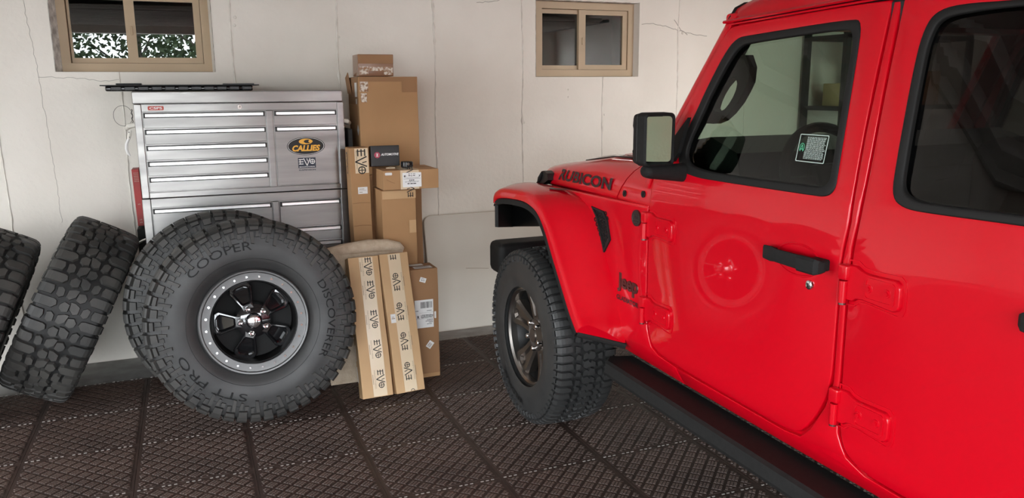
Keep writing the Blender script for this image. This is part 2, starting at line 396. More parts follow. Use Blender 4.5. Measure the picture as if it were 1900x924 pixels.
# unseen ceiling lamp, added to fill the far side with light
def fill_light(x, y, power, label):
    t = thing('fill_fixture', label, 'light', (x, y, CZ - .26), 'added fill lights under the ceiling')
    b = MB(); b.box(-.09, .09, -.62, .62, .04, .09, .01); b.build('housing', M['white'], t)
    em = bpy.data.materials.get('fill_tube')
    if not em:
        em = pmat('fill_tube', (1, 1, 1), .5); bsdf(em).inputs['Emission Color'].default_value = (1, .95, .88, 1); bsdf(em).inputs['Emission Strength'].default_value = 6.0
    for sx in (-.04, .04):
        b = MB(); b.cyl((sx, -.6, .022), (sx, .6, .022), .013, 10); b.build('tube', em, t)
    ld = bpy.data.lights.new('fill_light', 'AREA'); ld.shape = 'RECTANGLE'; ld.size = .16; ld.size_y = 1.2; ld.energy = power; ld.color = (1, .94, .86)
    lo = bpy.data.objects.new('fill_glow', ld); COL.objects.link(lo); lo.parent = t; lo.location = (0, 0, 0)
fill_light(3.9, 2.6, 40, 'added fill light under the ceiling over the far side of the red truck')

# floor: concrete slab, interlocking tiles with raised diamond pads
slab = MB(); slab.box(X0, X1, REAR_Y - .2, WY, -.15, -.014)
floor = struct(slab.build('floor', M['concrete'], smooth=False))
T = .4573
def tile_mesh():
    b = MB(); h = T / 2 - .0008; b.cur = 0
    b.box(-h, h, -h, h, -.014, -.0042)
    g = .0497; pad = .0400; band = .013
    def clipbox(P, x):
        for ax, sg in ((0, 1), (0, -1), (1, 1), (1, -1)):
            Q = []
            for i in range(len(P)):
                p, q = P[i], P[(i + 1) % len(P)]; dp = x - sg * p[ax]; dq = x - sg * q[ax]
                if dp >= 0: Q.append(p)
                if dp * dq < 0:
                    t = dp / (dp - dq); Q.append((p[0] + (q[0] - p[0]) * t, p[1] + (q[1] - p[1]) * t))
            P = Q
            if len(P) < 3: return []
        return P
    c45 = math.sqrt(.5)
    rot = lambda a, bb: ((a - bb) * c45, (a + bb) * c45)
    for i in range(-8, 9):
        for j in range(-8, 9):
            cx, cy = rot((i + .5) * g, (j + .5) * g)
            if abs(cx) > h + g * .7 or abs(cy) > h + g * .7: continue
            P = clipbox([rot((i + .5) * g + sx * pad / 2, (j + .5) * g + sy * pad / 2) for sx, sy in ((-1, -1), (1, -1), (1, 1), (-1, 1))], h - band)
            if len(P) >= 3 and abs(area2(P)) > 2e-4:
                b.prism(P, -.0045, -.0022)
            for a in range(4):
                for q in range(3):
                    u0 = (i + .5) * g - pad / 2 + .0012 + a * .0095; v0 = (j + .5) * g - pad / 2 + .001 + q * .0128
                    Pn = [rot(u0, v0), rot(u0 + .0078, v0), rot(u0 + .0078, v0 + .0112), rot(u0, v0 + .0112)]
                    if all(abs(p[0]) < h - band and abs(p[1]) < h - band for p in Pn):
                        k = len(b.v); cxx = sum(p[0] for p in Pn) / 4; cyy = sum(p[1] for p in Pn) / 4
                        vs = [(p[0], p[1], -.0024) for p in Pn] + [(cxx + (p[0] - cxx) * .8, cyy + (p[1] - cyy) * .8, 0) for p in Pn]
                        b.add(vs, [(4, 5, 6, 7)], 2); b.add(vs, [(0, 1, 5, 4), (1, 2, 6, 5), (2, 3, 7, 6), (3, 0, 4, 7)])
    b.cur = 1
    for i in range(20):                        # pale clips along the edge toward the wall
        if i % 4 == 3: continue
        x = -h + .012 + i * .0224
        b.box(x, x + .0115, h - .0035, h + .0005, -.006, -.0012)
    return b
tm = tile_mesh()
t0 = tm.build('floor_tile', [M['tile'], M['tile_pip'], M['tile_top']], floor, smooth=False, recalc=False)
first = True
for i in range(-5, 12):
    for j in range(0, 16):
        x = -.7659 + (i + .5) * T; y = 4.603 - (j + .5) * T
        if x > X1 - T / 2 or x < X0 + T / 2 or y < REAR_Y + T / 2: continue
        if first: o = t0; first = False
        else: o = t0.copy(); COL.objects.link(o)
        o.location = (x, y, 0)

# wall windows (tan sliding sashes) with dark space behind
def wall_window(idx, x0, x1, z0, z1, xm, yf):
    w = bpy.data.objects.new('window_%d' % idx, None); COL.objects.link(w); w['kind'] = 'structure'
    fw, d = .046, .06
    xl, xr, zb, zt = x0 + .026, x1 - .012, z0 + .003, z1 - .006
    b = MB(); b.ringprism([(xl, zb), (xr, zb), (xr, zt), (xl, zt)], [(xl + fw, zb + fw), (xr - fw, zb + fw), (xr - fw, zt - fw), (xl + fw, zt - fw)], yf, yf + .10, lambda x, y, z: Vector((x, z, y)))
    b.build('window_frame', M['tan'], w, smooth=False)
    for side, a, c, yy, sw, st in (('l', xl + fw + .004, xm + .012, yf + .030, .030, .028), ('r', xm - .030, xr - fw - .002, yf + .012, .036, .032)):
        bz, tz = zb + fw + .002, zt - fw - .002
        wl = .012 if side == 'l' else .052
        b = MB(); b.ringprism([(a, bz), (c, bz), (c, tz), (a, tz)], [(a + wl, bz + st), (c - (.034 if side == 'l' else sw), bz + st), (c - (.034 if side == 'l' else sw), tz - st), (a + wl, tz - st)], yy, yy + .03, lambda x, y, z: Vector((x, z, y)))
        s = b.build('sash', M['tan'], w, smooth=False)
        b = MB(); b.box(a + wl - .004, c - .028, yy + .012, yy + .016, bz + st - .004, tz - st + .004); b.build('pane', M['pane'], s, smooth=False)
    b = MB(); b.box(xm - .006, xm + .006, yf + .004, yf + .014, (z0 + z1) / 2 - .035, (z0 + z1) / 2 + .015, .003); b.build('latch', M['tan'], w)
    b = MB(); e = .004                                  # rough jambs of the opening
    b.box(x0, x0 + e, WY + .004, WY + WT, z0, z1); b.box(x1 - e, x1, WY + .004, WY + WT, z0, z1); b.box(x0, x1, WY + .004, WY + WT, z1 - e, z1)
    up = lambda x, y, z: Vector((x, y, z))
    b.prism([(x0 + e, WY + .001), (xl + .002, yf + .002), (x0 + e, yf + .03)], z0, z1, up); 
    b.build('rough_jamb', M['reveal'], w, smooth=False)
    b = MB(); b.prism([(x1 - e, WY - .0008), (x1 - e, yf + .03), (xr - .002, yf + .002)], z0, z1, up); b.build('painted_jamb', M['wall'], w, smooth=False)
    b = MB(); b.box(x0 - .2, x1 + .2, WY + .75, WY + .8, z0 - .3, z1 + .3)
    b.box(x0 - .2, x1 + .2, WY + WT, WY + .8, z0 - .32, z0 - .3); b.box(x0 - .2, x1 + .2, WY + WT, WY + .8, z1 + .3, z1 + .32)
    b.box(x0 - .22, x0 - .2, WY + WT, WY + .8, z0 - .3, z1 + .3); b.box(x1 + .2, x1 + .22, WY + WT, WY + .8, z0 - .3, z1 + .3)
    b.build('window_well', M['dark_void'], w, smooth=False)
wall_window(1, WL0, WL1, WLZ0, WLZ1, -.245, 5.11)
wall_window(2, WR0, WR1, WRZ0, WRZ1, 2.60, 5.085)

# outdoors, seen only in reflections: driveway and trees
mb = MB(); mb.box(-40, 30, -40, REAR_Y - .2, -.2, -.03); mb.box(-40, X0 - .2, REAR_Y - .2, 30, -.2, -.03); struct(mb.build('trim_10', M['drive'], smooth=False))
for k, (x, y, hh, nth) in enumerate(((-15.5, -25, 4.6, 'leftmost'), (-10.6, -20, 4.0, 'second from the left'), (-7.6, -26, 4.8, 'third from the left'), (-4.9, -19.5, 4.2, 'fourth from the left'), (-1.6, -25, 4.6, 'fifth from the left'), (1.2, -19.5, 4.0, 'sixth from the left'), (6.0, -24, 5, 'rightmost'))):
    t = thing('tree', 'dark leafy tree outside the open garage doorway, %s of the row' % nth, 'tree', (x, y, -.03), 'trees outside the open door')
    b = MB(); rnd = random.Random(k)
    b.tube([(0, 0, 0), (.1, .05, 1.2), (-.05, .1, 2.2), (.15, 0, hh * .85)], [.34, .28, .22, .08], 8)
    b.tube([(.9, .4, 0), (1.1, .3, 2.2), (1.5, .2, hh * .7)], [.22, .18, .06], 7)
    for q in range(8): a = rnd.random() * 6.3; z = .9 + q * .25; b.tube([(0, 0, z), (math.cos(a) * .8, math.sin(a) * .5, z + .5), (math.cos(a) * 1.9, math.sin(a), z + 1.3)], [.09, .06, .02], 5)
    b.build('trunk', M['bark'], t)
    b = MB()
    for q in range(1500):
        a = rnd.random() * 6.3; rr = 2.3 * math.sqrt(rnd.random()); z = rnd.uniform(1.3, hh); c = Vector((rr * math.cos(a), rr * math.sin(a), z))
        u = Vector((rnd.uniform(-1, 1), rnd.uniform(-1, 1), rnd.uniform(-1, 1))).normalized() * .12; v = u.orthogonal().normalized() * .075
        b.add([c - u, c + v, c + u, c - v], [(0, 1, 2, 3)])
    o = b.build('foliage', M['leaf'], t, smooth=False, recalc=False); o['kind'] = 'stuff'

# ------------------------------------------------------------------ tires and wheels (axis = local Z, outer face toward +Z)
def catmull(P, n=6):
    Q = []
    for i in range(len(P) - 1):
        p0, p1, p2, p3 = Vector(P[max(i - 1, 0)]), Vector(P[i]), Vector(P[i + 1]), Vector(P[min(i + 2, len(P) - 1)])
        for k in range(n):
            t = k / n
            Q.append(.5 * ((2 * p1) + (p2 - p0) * t + (2 * p0 - 5 * p1 + 4 * p2 - p3) * t * t + (3 * p1 - p0 - 3 * p2 + p3) * t ** 3))
    Q.append(Vector(P[-1])); return Q
class Tire:
    """carcass profile: half section from the crown centre to the bead, by arc length"""
    def __init__(s, Rr, half_tread, half_sec, rim_r, depth):
        Rb = Rr - depth; ht, hs = half_tread, half_sec; s.Rr = Rr; s.groove = half_tread + .012
        P = [(0, Rb), (ht * .45, Rb - .001), (ht * .80, Rb - .004), (ht, Rb - .011), (ht + (hs - ht) * .62, Rb - .040), (hs - .003, Rb - .080),
             (hs, Rb - .120), (hs - .006, Rb - .165), (hs - .020, rim_r + .034), (hs - .034, rim_r + .012), (hs - .048, rim_r), (hs - .08, rim_r - .004)]
        s.pts = catmull([Vector((a, b)) for a, b in P], 5); s.len = [0]
        for i in range(1, len(s.pts)): s.len.append(s.len[-1] + (s.pts[i] - s.pts[i - 1]).length)
    def at(s, d):
        sg = -1 if d < 0 else 1; d = abs(d)
        i = 1
        while i < len(s.len) - 1 and s.len[i] < d: i += 1
        t = (d - s.len[i - 1]) / max(1e-9, s.len[i] - s.len[i - 1]); p = s.pts[i - 1].lerp(s.pts[i], t)
        e = (s.pts[i] - s.pts[i - 1]).normalized(); n = Vector((-e.y, e.x))
        if n.dot(Vector((p.x * .5, p.y - s.Rr * .62))) < 0: n = -n
        return sg * p.x, p.y, sg * n.x, n.y
    def face_at_radius(s, r):
        """lateral position of the outer sidewall at radius r"""
        best = None
        for a, b in zip(s.pts[8:-1], s.pts[9:]):
            if (a.y - r) * (b.y - r) <= 0 and abs(a.y - b.y) > 1e-9: best = a.x + (b.x - a.x) * (r - a.y) / (b.y - a.y)
        return best if best else s.pts[-1].x
    def carcass(s, n=96):
        half = [(p.y, p.x) for p in s.pts]; prof = [(r, -x) for r, x in half[::-1]] + half[1:]
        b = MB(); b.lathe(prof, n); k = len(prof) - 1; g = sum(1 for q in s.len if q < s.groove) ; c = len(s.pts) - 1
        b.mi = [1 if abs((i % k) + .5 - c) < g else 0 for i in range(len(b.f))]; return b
    def tread(s, polys, npitch, cuts):
        """polys: list of (convex polygon in (s, u), height, shrink) for one pitch; mirrored half a pitch round for s<0"""
        b = MB(); base_v = []; base_f = []
        def clip(P, lo, hi):
            for sg, x in ((1, hi), (-1, -lo)):
                Q = []
                for i in range(len(P)):
                    p, q = P[i], P[(i + 1) % len(P)]; dp = x - sg * p[0]; dq = x - sg * q[0]
                    if dp >= -1e-9: Q.append(p)
                    if dp * dq < -1e-12: t = dp / (dp - dq); Q.append((p[0] + (q[0] - p[0]) * t, p[1] + (q[1] - p[1]) * t))
                P = Q
                if len(P) < 3: return []
            return P
        full = []
        for P, h, k in polys:
            full.append((P, h, k)); full.append(([(-a, u + .5) for a, u in P], h, k))
        cs = sorted(set([-c for c in cuts] + list(cuts) + [-9, 9]))
        for P, h, k in full:
            cx = sum(p[0] for p in P) / len(P); cu = sum(p[1] for p in P) / len(P)
            def put(p, top):
                a, u = p
                if top: a = cx + (a - cx) * k; u = cu + (u - cu) * k
                x, r, nx, nr = s.at(a); hh = h if top else -.002
                base_v.append((x + nx * hh, r + nr * hh, u)); return len(base_v) - 1
            pieces = [c for c in (clip(P, cs[i], cs[i + 1]) for i in range(len(cs) - 1)) if c]
            for Q in pieces:
                top = [put(p, True) for p in Q]; bot = [put(p, False) for p in Q]; base_f.append(top)
                for i in range(len(Q)):
                    j = (i + 1) % len(Q); p, q = Q[i], Q[j]
                    if any(abs(p[0] - c) < 1e-7 and abs(q[0] - c) < 1e-7 for c in cs) and len(pieces) > 1: continue
                    base_f.append([bot[i], bot[j], top[j], top[i]])
        for w in range(npitch):
            b.add([(r * math.cos(2 * PI * (u + w) / npitch), r * math.sin(2 * PI * (u + w) / npitch), x) for x, r, u in base_v], base_f)
        return b
    def arc_text(s, b, text, centre_deg, r, hgt, spread=1.0, bold=.012, lift=.0045, shear=0.0):
        """letters running clockwise, tops outward, on the +Z sidewall; filled relief glyphs"""
        vs, fs, w, h = text_geo(text, 1.0, bold); k = hgt / h; out = []
        for x, y in vs:
            y2 = y * k; x2 = (x * k + shear * y2) * spread; ang = math.radians(centre_deg) - x2 / r; rr = r + y2
            out.append((rr * math.cos(ang), rr * math.sin(ang), s.face_at_radius(rr) + lift))
        b.add(out, fs)
mud = [  # chunky off-road pattern (s metres, u pitch fraction)
    ([(.064, .09), (.078, .04), (.153, .04), (.153, .43), (.076, .43), (.058, .26)], .0165, .885),
    ([(.099, .55), (.153, .54), (.153, .95), (.099, .94), (.092, .75)], .0165, .885),
    ([(.051, .63), (.068, .53), (.086, .59), (.083, .90), (.066, .98), (.048, .885)], .0165, .885),
    ([(.006, .10), (.034, .04), (.051, .20), (.048, .36), (.030, .48), (.005, .41)], .0165, .885),
    ([(-.010, .49), (.010, .48), (.039, .60), (.040, .885), (.020, .97), (-.003, .80)], .0165, .885),
    ([(.1545, .06), (.182, .05), (.184, .41), (.1545, .42)], .015, .885),
    ([(.1545, .56), (.170, .55), (.172, .92), (.1545, .93)], .015, .885),
    ([(.186, .04), (.222, .10), (.221, .22), (.186, .20)], .009, .885),
    ([(.186, .28), (.207, .26), (.208, .46), (.186, .46)], .009, .885),
    ([(.174, .54), (.198, .54), (.202, .70), (.174, .68)], .009, .885),
    ([(.174, .76), (.234, .72), (.232, .885), (.174, .93)], .009, .885)]
mud_cuts = [.05, .09, .12, .135, .1451, .1525, .162, .175, .19, .205, .22]
big = Tire(.473, .140, .160, .226, .0165)
def tire_parts(parent, with_text=True):
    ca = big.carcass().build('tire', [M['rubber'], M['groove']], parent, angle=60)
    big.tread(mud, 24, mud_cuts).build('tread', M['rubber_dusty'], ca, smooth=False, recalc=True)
    if with_text:
        for word, ang, rr, hg, sp in (('COOPER', 113, .350, .038, 1.45), ('DISCOVERER', -3, .345, .035, 1.32), ('STT PRO', -130, .345, .035, 1.9)):
            b = MB(); big.arc_text(b, word, ang, rr, hg, sp, bold=.0); b.build('raised_lettering', M['letter'], ca, smooth=False)
        b = MB()
        for r in (.292, .390):
            b.lathe([(r - .0015, big.face_at_radius(r) - .001), (r, big.face_at_radius(r) + .0016), (r + .0015, big.face_at_radius(r) - .001)], 96)
        b.build('bead_line', M['rubber'], ca)
    return ca
def frame_from(n, up):
    """rotation whose Z is the outward axis n and whose Y is closest to up"""
    z = Vector(n).normalized(); x = Vector(up).cross(z).normalized(); y = z.cross(x)
    return Matrix((x, y, z)).transposed()
# loose tires leaning at the left end of the wall
LEAN = math.radians(27.5)
def loose_tire(c, label, az=0.0, spin=0.0, lean=LEAN):
    n = Vector((math.cos(lean) * math.cos(az), math.cos(lean) * math.sin(az), -math.sin(lean)))
    rot = frame_from(n, (0, 0, 1)) @ Matrix.Rotation(spin, 3, 'Z')
    return rot
rotA = loose_tire(None, '', 0.0, .07)
tA = thing('tire', 'bare mud tire tilted right, whole tread facing out, nearest the stainless tool chest', 'tire', (-.612, 4.44, .468), rot=rotA)
tire_parts(tA, False); tA.scale = (.97, .97, .97)
tB = copy_tree(tA, 'bare mud tire at the far left, cut by the frame edge')
mm = loose_tire(None, '', .05, .02, math.radians(24)).to_4x4(); mm.translation = (-1.03, 4.38, .470); tB.matrix_world = mm; tB.scale = (.97, .97, .97)
tA['group'] = tB['group'] = 'bare tires leaning at the left'

# mounted beadlock wheels
def hexnut(b, x, y, z, r, h):
    b.prism([(x + r * math.cos(i * PI / 3), y + r * math.sin(i * PI / 3)) for i in range(6)], z, z + h)
def beadlock_wheel(label, c, rot):
    t = thing('wheel', label, 'wheel', c, 'mounted off-road wheels', rot)
    tire_parts(t)
    zf = .135                                               # lip plane of the outer face
    b = MB(); b.lathe([(.190, zf - .20), (.214, zf - .23), (.214, zf - .10), (.195, zf - .03), (.192, zf - .012), (.186, zf - .012), (.180, zf - .045), (.176, zf - .105), (.05, zf - .125), (.0, zf - .125)], 72)
    rim = b.build('rim', M['rimblack'], t, angle=40)
    b = MB(); b.lathe([(.190, zf - .02), (.190, zf + .004), (.193, zf + .008), (.226, zf + .009), (.229, zf + .011), (.2310, zf + .016), (.238, zf + .017), (.243, zf + .012), (.246, zf + .002), (.244, zf - .02)], 96)
    ring = b.build('beadlock_ring', M['gunmetal'], t, angle=40)
    for i in range(24):
        a = 2 * PI * (i + .35) / 24; b = MB(); b.cyl((.2095 * math.cos(a), .2095 * math.sin(a), zf + .007), (.2095 * math.cos(a), .2095 * math.sin(a), zf + .0165), .0062, 10, .0048)
        b.build('bolt', M['chrome'], ring)
    zs = zf - .055
    for k in range(5):
        a = PI + k * 2 * PI / 5; ca, sa = math.cos(a), math.sin(a)
        def fr(x, y, z, ca=ca, sa=sa): return Vector((x * ca - y * sa, x * sa + y * ca, z + zs + (.012 if x < .1 else -.012 * (x - .1) / .08)))
        ou = [(.050, -.026), (.078, -.028), (.150, -.054), (.170, -.046), (.182, -.030), (.182, .030), (.170, .046), (.150, .054), (.078, .028), (.050, .026)]
        ino = [(.084, -.014), (.090, -.020), (.146, -.038), (.156, -.032), (.164, -.018), (.164, .018), (.156, .032), (.146, .038), (.090, .020), (.084, .014)]
        b = MB(); n = 10
        lv = [(ou, -.045), (ou, -.004), (inset(ou, .003), .0), (inset(ino, -.004), .0), (ino, -.003), (inset(ino, .004), -.022)]
        vs = [fr(x, y, z) for P, z in lv for x, y in P]; fs = []
        for q in range(len(lv) - 1):
            for i in range(n): j = (i + 1) % n; fs.append((q * n + i, q * n + j, (q + 1) * n + j, (q + 1) * n + i))
        fs.append(tuple(range((len(lv) - 1) * n, len(lv) * n))); b.add(vs, fs); b.build('spoke', M['gloss'], t, angle=25)
    b = MB(); b.lathe([(.0, zs + .028), (.030, zs + .028), (.034, zs + .024), (.036, zs + .016), (.062, zs + .012), (.078, zs + .004), (.082, zs - .02), (.082, zs - .05)], 48); b.build('hub', M['gloss'], t)
    b = MB(); b.lathe([(0, zs + .040), (.020, zs + .040), (.0275, zs + .037), (.030, zs + .026), (.038, zs + .014), (.040, zs + .008)], 40); b.build('center_cap', M['chrome'], t)
    for k in range(5):
        a = PI + (k + .06) * 2 * PI / 5 ; x, y = .060 * math.cos(a), .060 * math.sin(a)
        b = MB(); b.lathe([(.013, zs), (.013, zs + .016), (.0095, zs + .019), (.0075, zs + .012), (.0, zs + .010)], 16, Matrix.Translation((x, y, .006))); b.build('lug_nut', M['chrome'], t)
    return t
lean = math.radians(7.5)
def lean_rot(lean, az, spin):
    n = Vector((math.sin(az) * math.cos(lean), -math.cos(az) * math.cos(lean), math.sin(lean)))
    return frame_from(n, (0, 0, 1)) @ Matrix.Rotation(spin, 3, 'Z')
HW = .158
rotF = lean_rot(lean, 0.0, 0.0)
zc = .473 * math.cos(lean) + HW * math.sin(lean) - .004
wf = beadlock_wheel('front wheel of the leaning pair, black five-spoke rim with grey bolted ring in plain view', (.216, 3.822, zc), rotF)
wr = copy_tree(wf, 'rear wheel of the leaning pair, mostly hidden behind the wheel with the bolted ring')
m4 = lean_rot(lean, 0.03, .09).to_4x4(); m4.translation = (.115, 4.172, zc); wr.matrix_world = m4

# ------------------------------------------------------------------ tool chest
CX0, CX1, CY, CD = -.245, .825, 4.55, .44
def drawer(parent, x0, x1, z0, z1, nm='drawer'):
    b = MB(); b.box(x0 + .003, x1 - .003, CY - .006, CY + .02, z0 + .0035, z1 - .0035, .002)
    d = b.build(nm, M['steel'], parent)
    b = MB(); zt = z1 - .006
    pr = [(0, -.001), (-.011, -.001), (-.0145, -.004), (-.0150, -.0165), (-.012, -.0195), (0, -.020)]
    n = len(pr); vs = [Vector((x, CY - .006 + a, zt + c)) for x in (x0 + .014, x1 - .014) for a, c in pr]
    b.add(vs, [tuple(range(n))[::-1], tuple(range(n, 2 * n))] + [(i, (i + 1) % n, n + (i + 1) % n, n + i) for i in range(n)])
    b.build('drawer_handle', M['handle'], d)
    for x in (x0 + .008, x1 - .014):
        b = MB(); b.box(x, x + .007, CY - .024, CY - .004, zt - .023, zt + .001, .002); b.build('handle_end_cap', M['black'], d)
    b = MB(); b.box(x0 + .006, x1 - .006, CY - .0075, CY - .0058, zt - .0235, zt + .0025); b.build('handle_shadow_gap', M['black'], d, smooth=False)
    return d
top = thing('top_tool_chest', 'upper stainless steel tool chest with red badge and two stickers', 'tool chest', ((CX0 + CX1) / 2, CY + .22, .99), world=True)
b = MB(); b.box(CX0 + .035, CX1 - .035, CY + .012, CY + CD, .992, 1.478); b.build('body', M['steel'], top, smooth=False)
b = MB(); b.box(CX0 - .003, CX1 - .006, CY - .010, CY + CD + .005, 1.479, 1.541, .006, 2); b.build('lid', M['steel'], top)
for x0, x1, nm in ((CX0, CX0 + .036, 'corner_post'), (CX1 - .038, CX1 - .002, 'corner_post'), (.403, .440, 'divider_post')):
    b = MB(); b.box(x0, x1, CY - .008, CY + (.03 if nm[0] == 'd' else CD), 1.02 if nm[0] == 'd' else .992, 1.436 if nm[0] == 'd' else 1.477, .004, 2); b.build(nm, M['steel'], top)
b = MB(); b.box(CX0 + .036, CX1 - .038, CY - .006, CY + .03, 1.437, 1.477, .002); b.build('upper_rail', M['steel'], top)
b = MB(); b.box(CX0 + .036, CX1 - .038, CY - .006, CY + .03, .992, 1.021, .002); b.build('lower_rail', M['steel'], top)
for z0, z1 in ((1.351, 1.436), (1.268, 1.351), (1.186, 1.268), (1.104, 1.186), (1.022, 1.104)): drawer(top, CX0 + .037, .402, z0, z1)
drawer(top, .441, CX1 - .040, 1.351, 1.436)
big_d = drawer(top, .441, CX1 - .040, 1.022, 1.351)
fr = planeframe((0, CY - .0063, 0), (1, 0, 0), (0, 0, 1))
b = MB(); b.prism(rrect(-.178, -.102, 1.446, 1.467, .006), 0, .002, fr); bd = b.build('brand_badge', M['redplate'], top, smooth=False)
b = MB(); text_fit(b, 'CSPS', .060, .0115, planeframe((-.140, CY - .0087, 1.4565), (1, 0, 0), (0, 0, 1)), bold=.02); b.build('badge_lettering', M['white'], bd, smooth=False)
b = MB(); b.cyl((.271, CY - .006, 1.457), (.271, CY - .012, 1.457), .0115, 24); lk = b.build('key_lock', M['chrome'], top)
b = MB(); b.cyl((.271, CY - .0121, 1.457), (.271, CY - .0128, 1.457), .0028, 10); b.build('keyhole', M['black'], lk)
# stickers on the large drawer
cx, cz = .606, 1.2385
fd = planeframe((cx, CY - .0063, cz), (1, 0, 0), (0, 0, 1))
b = MB(); b.prism(circle(0, 0, .103, 48, .050), 0, .0006, fd); st = b.build('oval_sticker', M['ink'], big_d, smooth=False)
b = MB(); b.ringprism(circle(0, 0, .0985, 48, .0465), circle(0, 0, .0965, 48, .0448), .0007, .001, fd); b.build('oval_outline', M['white'], st, smooth=False)
b = MB(); P = circle(0, 0, .037, 28, .0155)
b.prism([(x - .001, y + .025) for x, y in P], .0007, .001, fd); b.build('crescent_emblem', M['amber'], st, smooth=False)
b = MB(); b.prism([(x + .010, y + .025) for x, y in circle(0, 0, .021, 24, .0098)], .0010, .0013, fd); b.build('emblem_gap', M['ink'], st, smooth=False)
b = MB(); b.prism([(x + .0255, y + .0255) for x, y in circle(0, 0, .0115, 20, .0080)], .0013, .0016, fd)
b.build('emblem_disc', M['amber'], st, smooth=False)
b = MB(); text_fit(b, 'CALLIES', .150, .034, lambda x, y, z: fd(x, y - .0115, .0012), bold=.045, shear=.22); b.build('oval_lettering', M['amber'], st, smooth=False)
fe = planeframe((.606, CY - .0063, 1.143), (1, 0, 0), (0, 0, 1))
b = MB(); b.prism([(-.048, -.026), (.048, -.026), (.048, .031), (-.048, .031)], 0, .0006, fe); st = b.build('square_sticker', M['navy'], big_d, smooth=False)
b = MB(); evo_logo(b, fe, 0, .009, .088, .0007, .0010); text_fit(b, 'MANUFACTURING', .084, .0055, lambda x, y, z: fe(x, y - .0195, .0010), bold=.02); b.build('sticker_print', M['label'], st, smooth=False)
b = MB(); text_fit(b, 'SUSPENSION', .092, .0075, lambda x, y, z: fe(x, y - .037, .0006), bold=.03); b.build('sticker_lettering', M['navy'], big_d, smooth=False)
# side handles
for sx, x in ((-1, CX0), (1, CX1 - .004)):
    b = MB(); b.tube([(x, CY + .05, 1.372), (x + sx * .030, CY + .05, 1.368), (x + sx * .044, CY + .08, 1.358), (x + sx * .044, CY + .26, 1.358), (x + sx * .03, CY + .30, 1.36), (x, CY + .30, 1.365)], [.012, .013, .014, .014, .013, .012], 10)
    b.build('side_handle', M['ivory'], top)

cab = thing('roller_cabinet', 'lower stainless steel cabinet under the upper tool chest, partly behind wheels', 'tool cabinet', ((CX0 + CX1) / 2, CY + .22, 0), world=True)
LX0, LX1 = CX0 - .003, CX1 + .004
b = MB(); b.box(LX0 + .04, LX1 - .04, CY + .012, CY + CD, .13, .985); b.build('body', M['steel'], cab, smooth=False)
for x0, x1, nm in ((LX0, LX0 + .042, 'corner_post'), (LX1 - .044, LX1, 'corner_post'), (.407, .441, 'divider_post')):
    b = MB(); b.box(x0, x1, CY - .010, CY + (.03 if nm[0] == 'd' else CD), .13, .938 if nm[0] == 'd' else .988, .004, 2); b.build(nm, M['steel'], cab)
b = MB(); b.box(LX0 + .042, LX1 - .044, CY - .007, CY + .03, .940, .988, .002); b.build('upper_rail', M['steel'], cab)
z = .938
for hgt in (.150, .15, .15, .2): drawer(cab, LX0 + .043, .406, z - hgt, z); z -= hgt
z = .938
for hgt in (.151, .084, .084, .084, .12, .12): drawer(cab, .442, LX1 - .045, z - hgt, z); z -= hgt
for x in (LX0 + .08, LX1 - .08):
    for y in (CY + .07, CY + CD - .07):
        b = MB(); b.cyl((x - .02, y, .06), (x + .02, y, .06), .06, 20); b.box(x - .03, x + .03, y - .04, y + .04, .11, .135); b.build('caster', M['black'], cab)

# flat black tray on the chest
tr = thing('plastic_tray', 'shallow black plastic tray lying on top of the stainless tool chest', 'tray', (0, CY + .22, 1.5415), world=True)
b = MB(); y0, y1 = CY + .05, CY + .38
b.box(-.372, .352, y0 + .012, y1 - .012, 1.542, 1.571, .010, 2); b.build('pan', M['gloss'], tr)
b = MB(); b.box(-.394, .384, y0, y1, 1.570, 1.5755, .002); b.build('rim', M['black'], tr)
for i in range(11):
    x = -.345 + i * .064; b = MB(); b.box(x, x + .05, y0 + .006, y0 + .013, 1.547, 1.567, .003); b.build('rib_panel', M['black'], tr)
b = MB(); b.box(-.322, -.20, y0 + .04, y0 + .12, 1.5755, 1.584, .003); tag(b.build('phone_case', M['black'], None, loc=(-.26, y0 + .08, 1.5755)), 'thin black flat piece lying on the left end of the black tray', 'tool')
b = MB(); b.box(.20, .36, y0 + .02, y0 + .10, 1.5755, 1.582, .002); tag(b.build('flat_bar', M['gunmetal'], None, loc=(.28, y0 + .06, 1.5755)), 'thin grey flat bar lying on the right end of the black tray', 'tool')

# things hanging at the chest's left side
w = thing('wire_loop', 'thin dark wire ring hanging at the left side of the tool chest', 'wire', (-.262, CY + .05, 1.372), world=True)
b = MB(); b.tube([(-.300 + .045 * math.cos(2 * PI * i / 40), CY + .06 + .004 * math.sin(i), 1.419 + .052 * math.sin(2 * PI * i / 40)) for i in range(40)], .0012, 6, True); b.build('ring', M['wire'], w)
b = MB(); b.tube([(-.258 + .003 * math.sin(i * 1.1), CY + .06 + .003 * math.cos(i * 1.1), 1.452 - i * .0048) for i in range(17)], .0022, 6); b.build('twisted_end', M['wire'], w)
w = thing('hook_tool', 'white curved hook tool dangling from the chest side handle', 'tool', (-.285, CY + .06, 1.34), world=True)
b = MB(); b.tube([(-.272, CY + .045, 1.345), (-.279, CY + .045, 1.32), (-.284, CY + .045, 1.30)], [.006, .009, .008], 8); b.build('grip', M['ivory'], w)
b = MB(); b.tube([(-.284, CY + .045, 1.302), (-.296, CY + .045, 1.275), (-.299, CY + .045, 1.25), (-.294, CY + .045, 1.228), (-.285, CY + .045, 1.212)], [.007, .008, .008, .007, .004], 8); b.build('curved_blade', M['label'], w)
for z in (1.335, 1.31):
    b = MB(); b.cyl((-.279, CY + .036, z), (-.279, CY + .040, z), .003, 8); b.build('rivet', M['wire'], w)
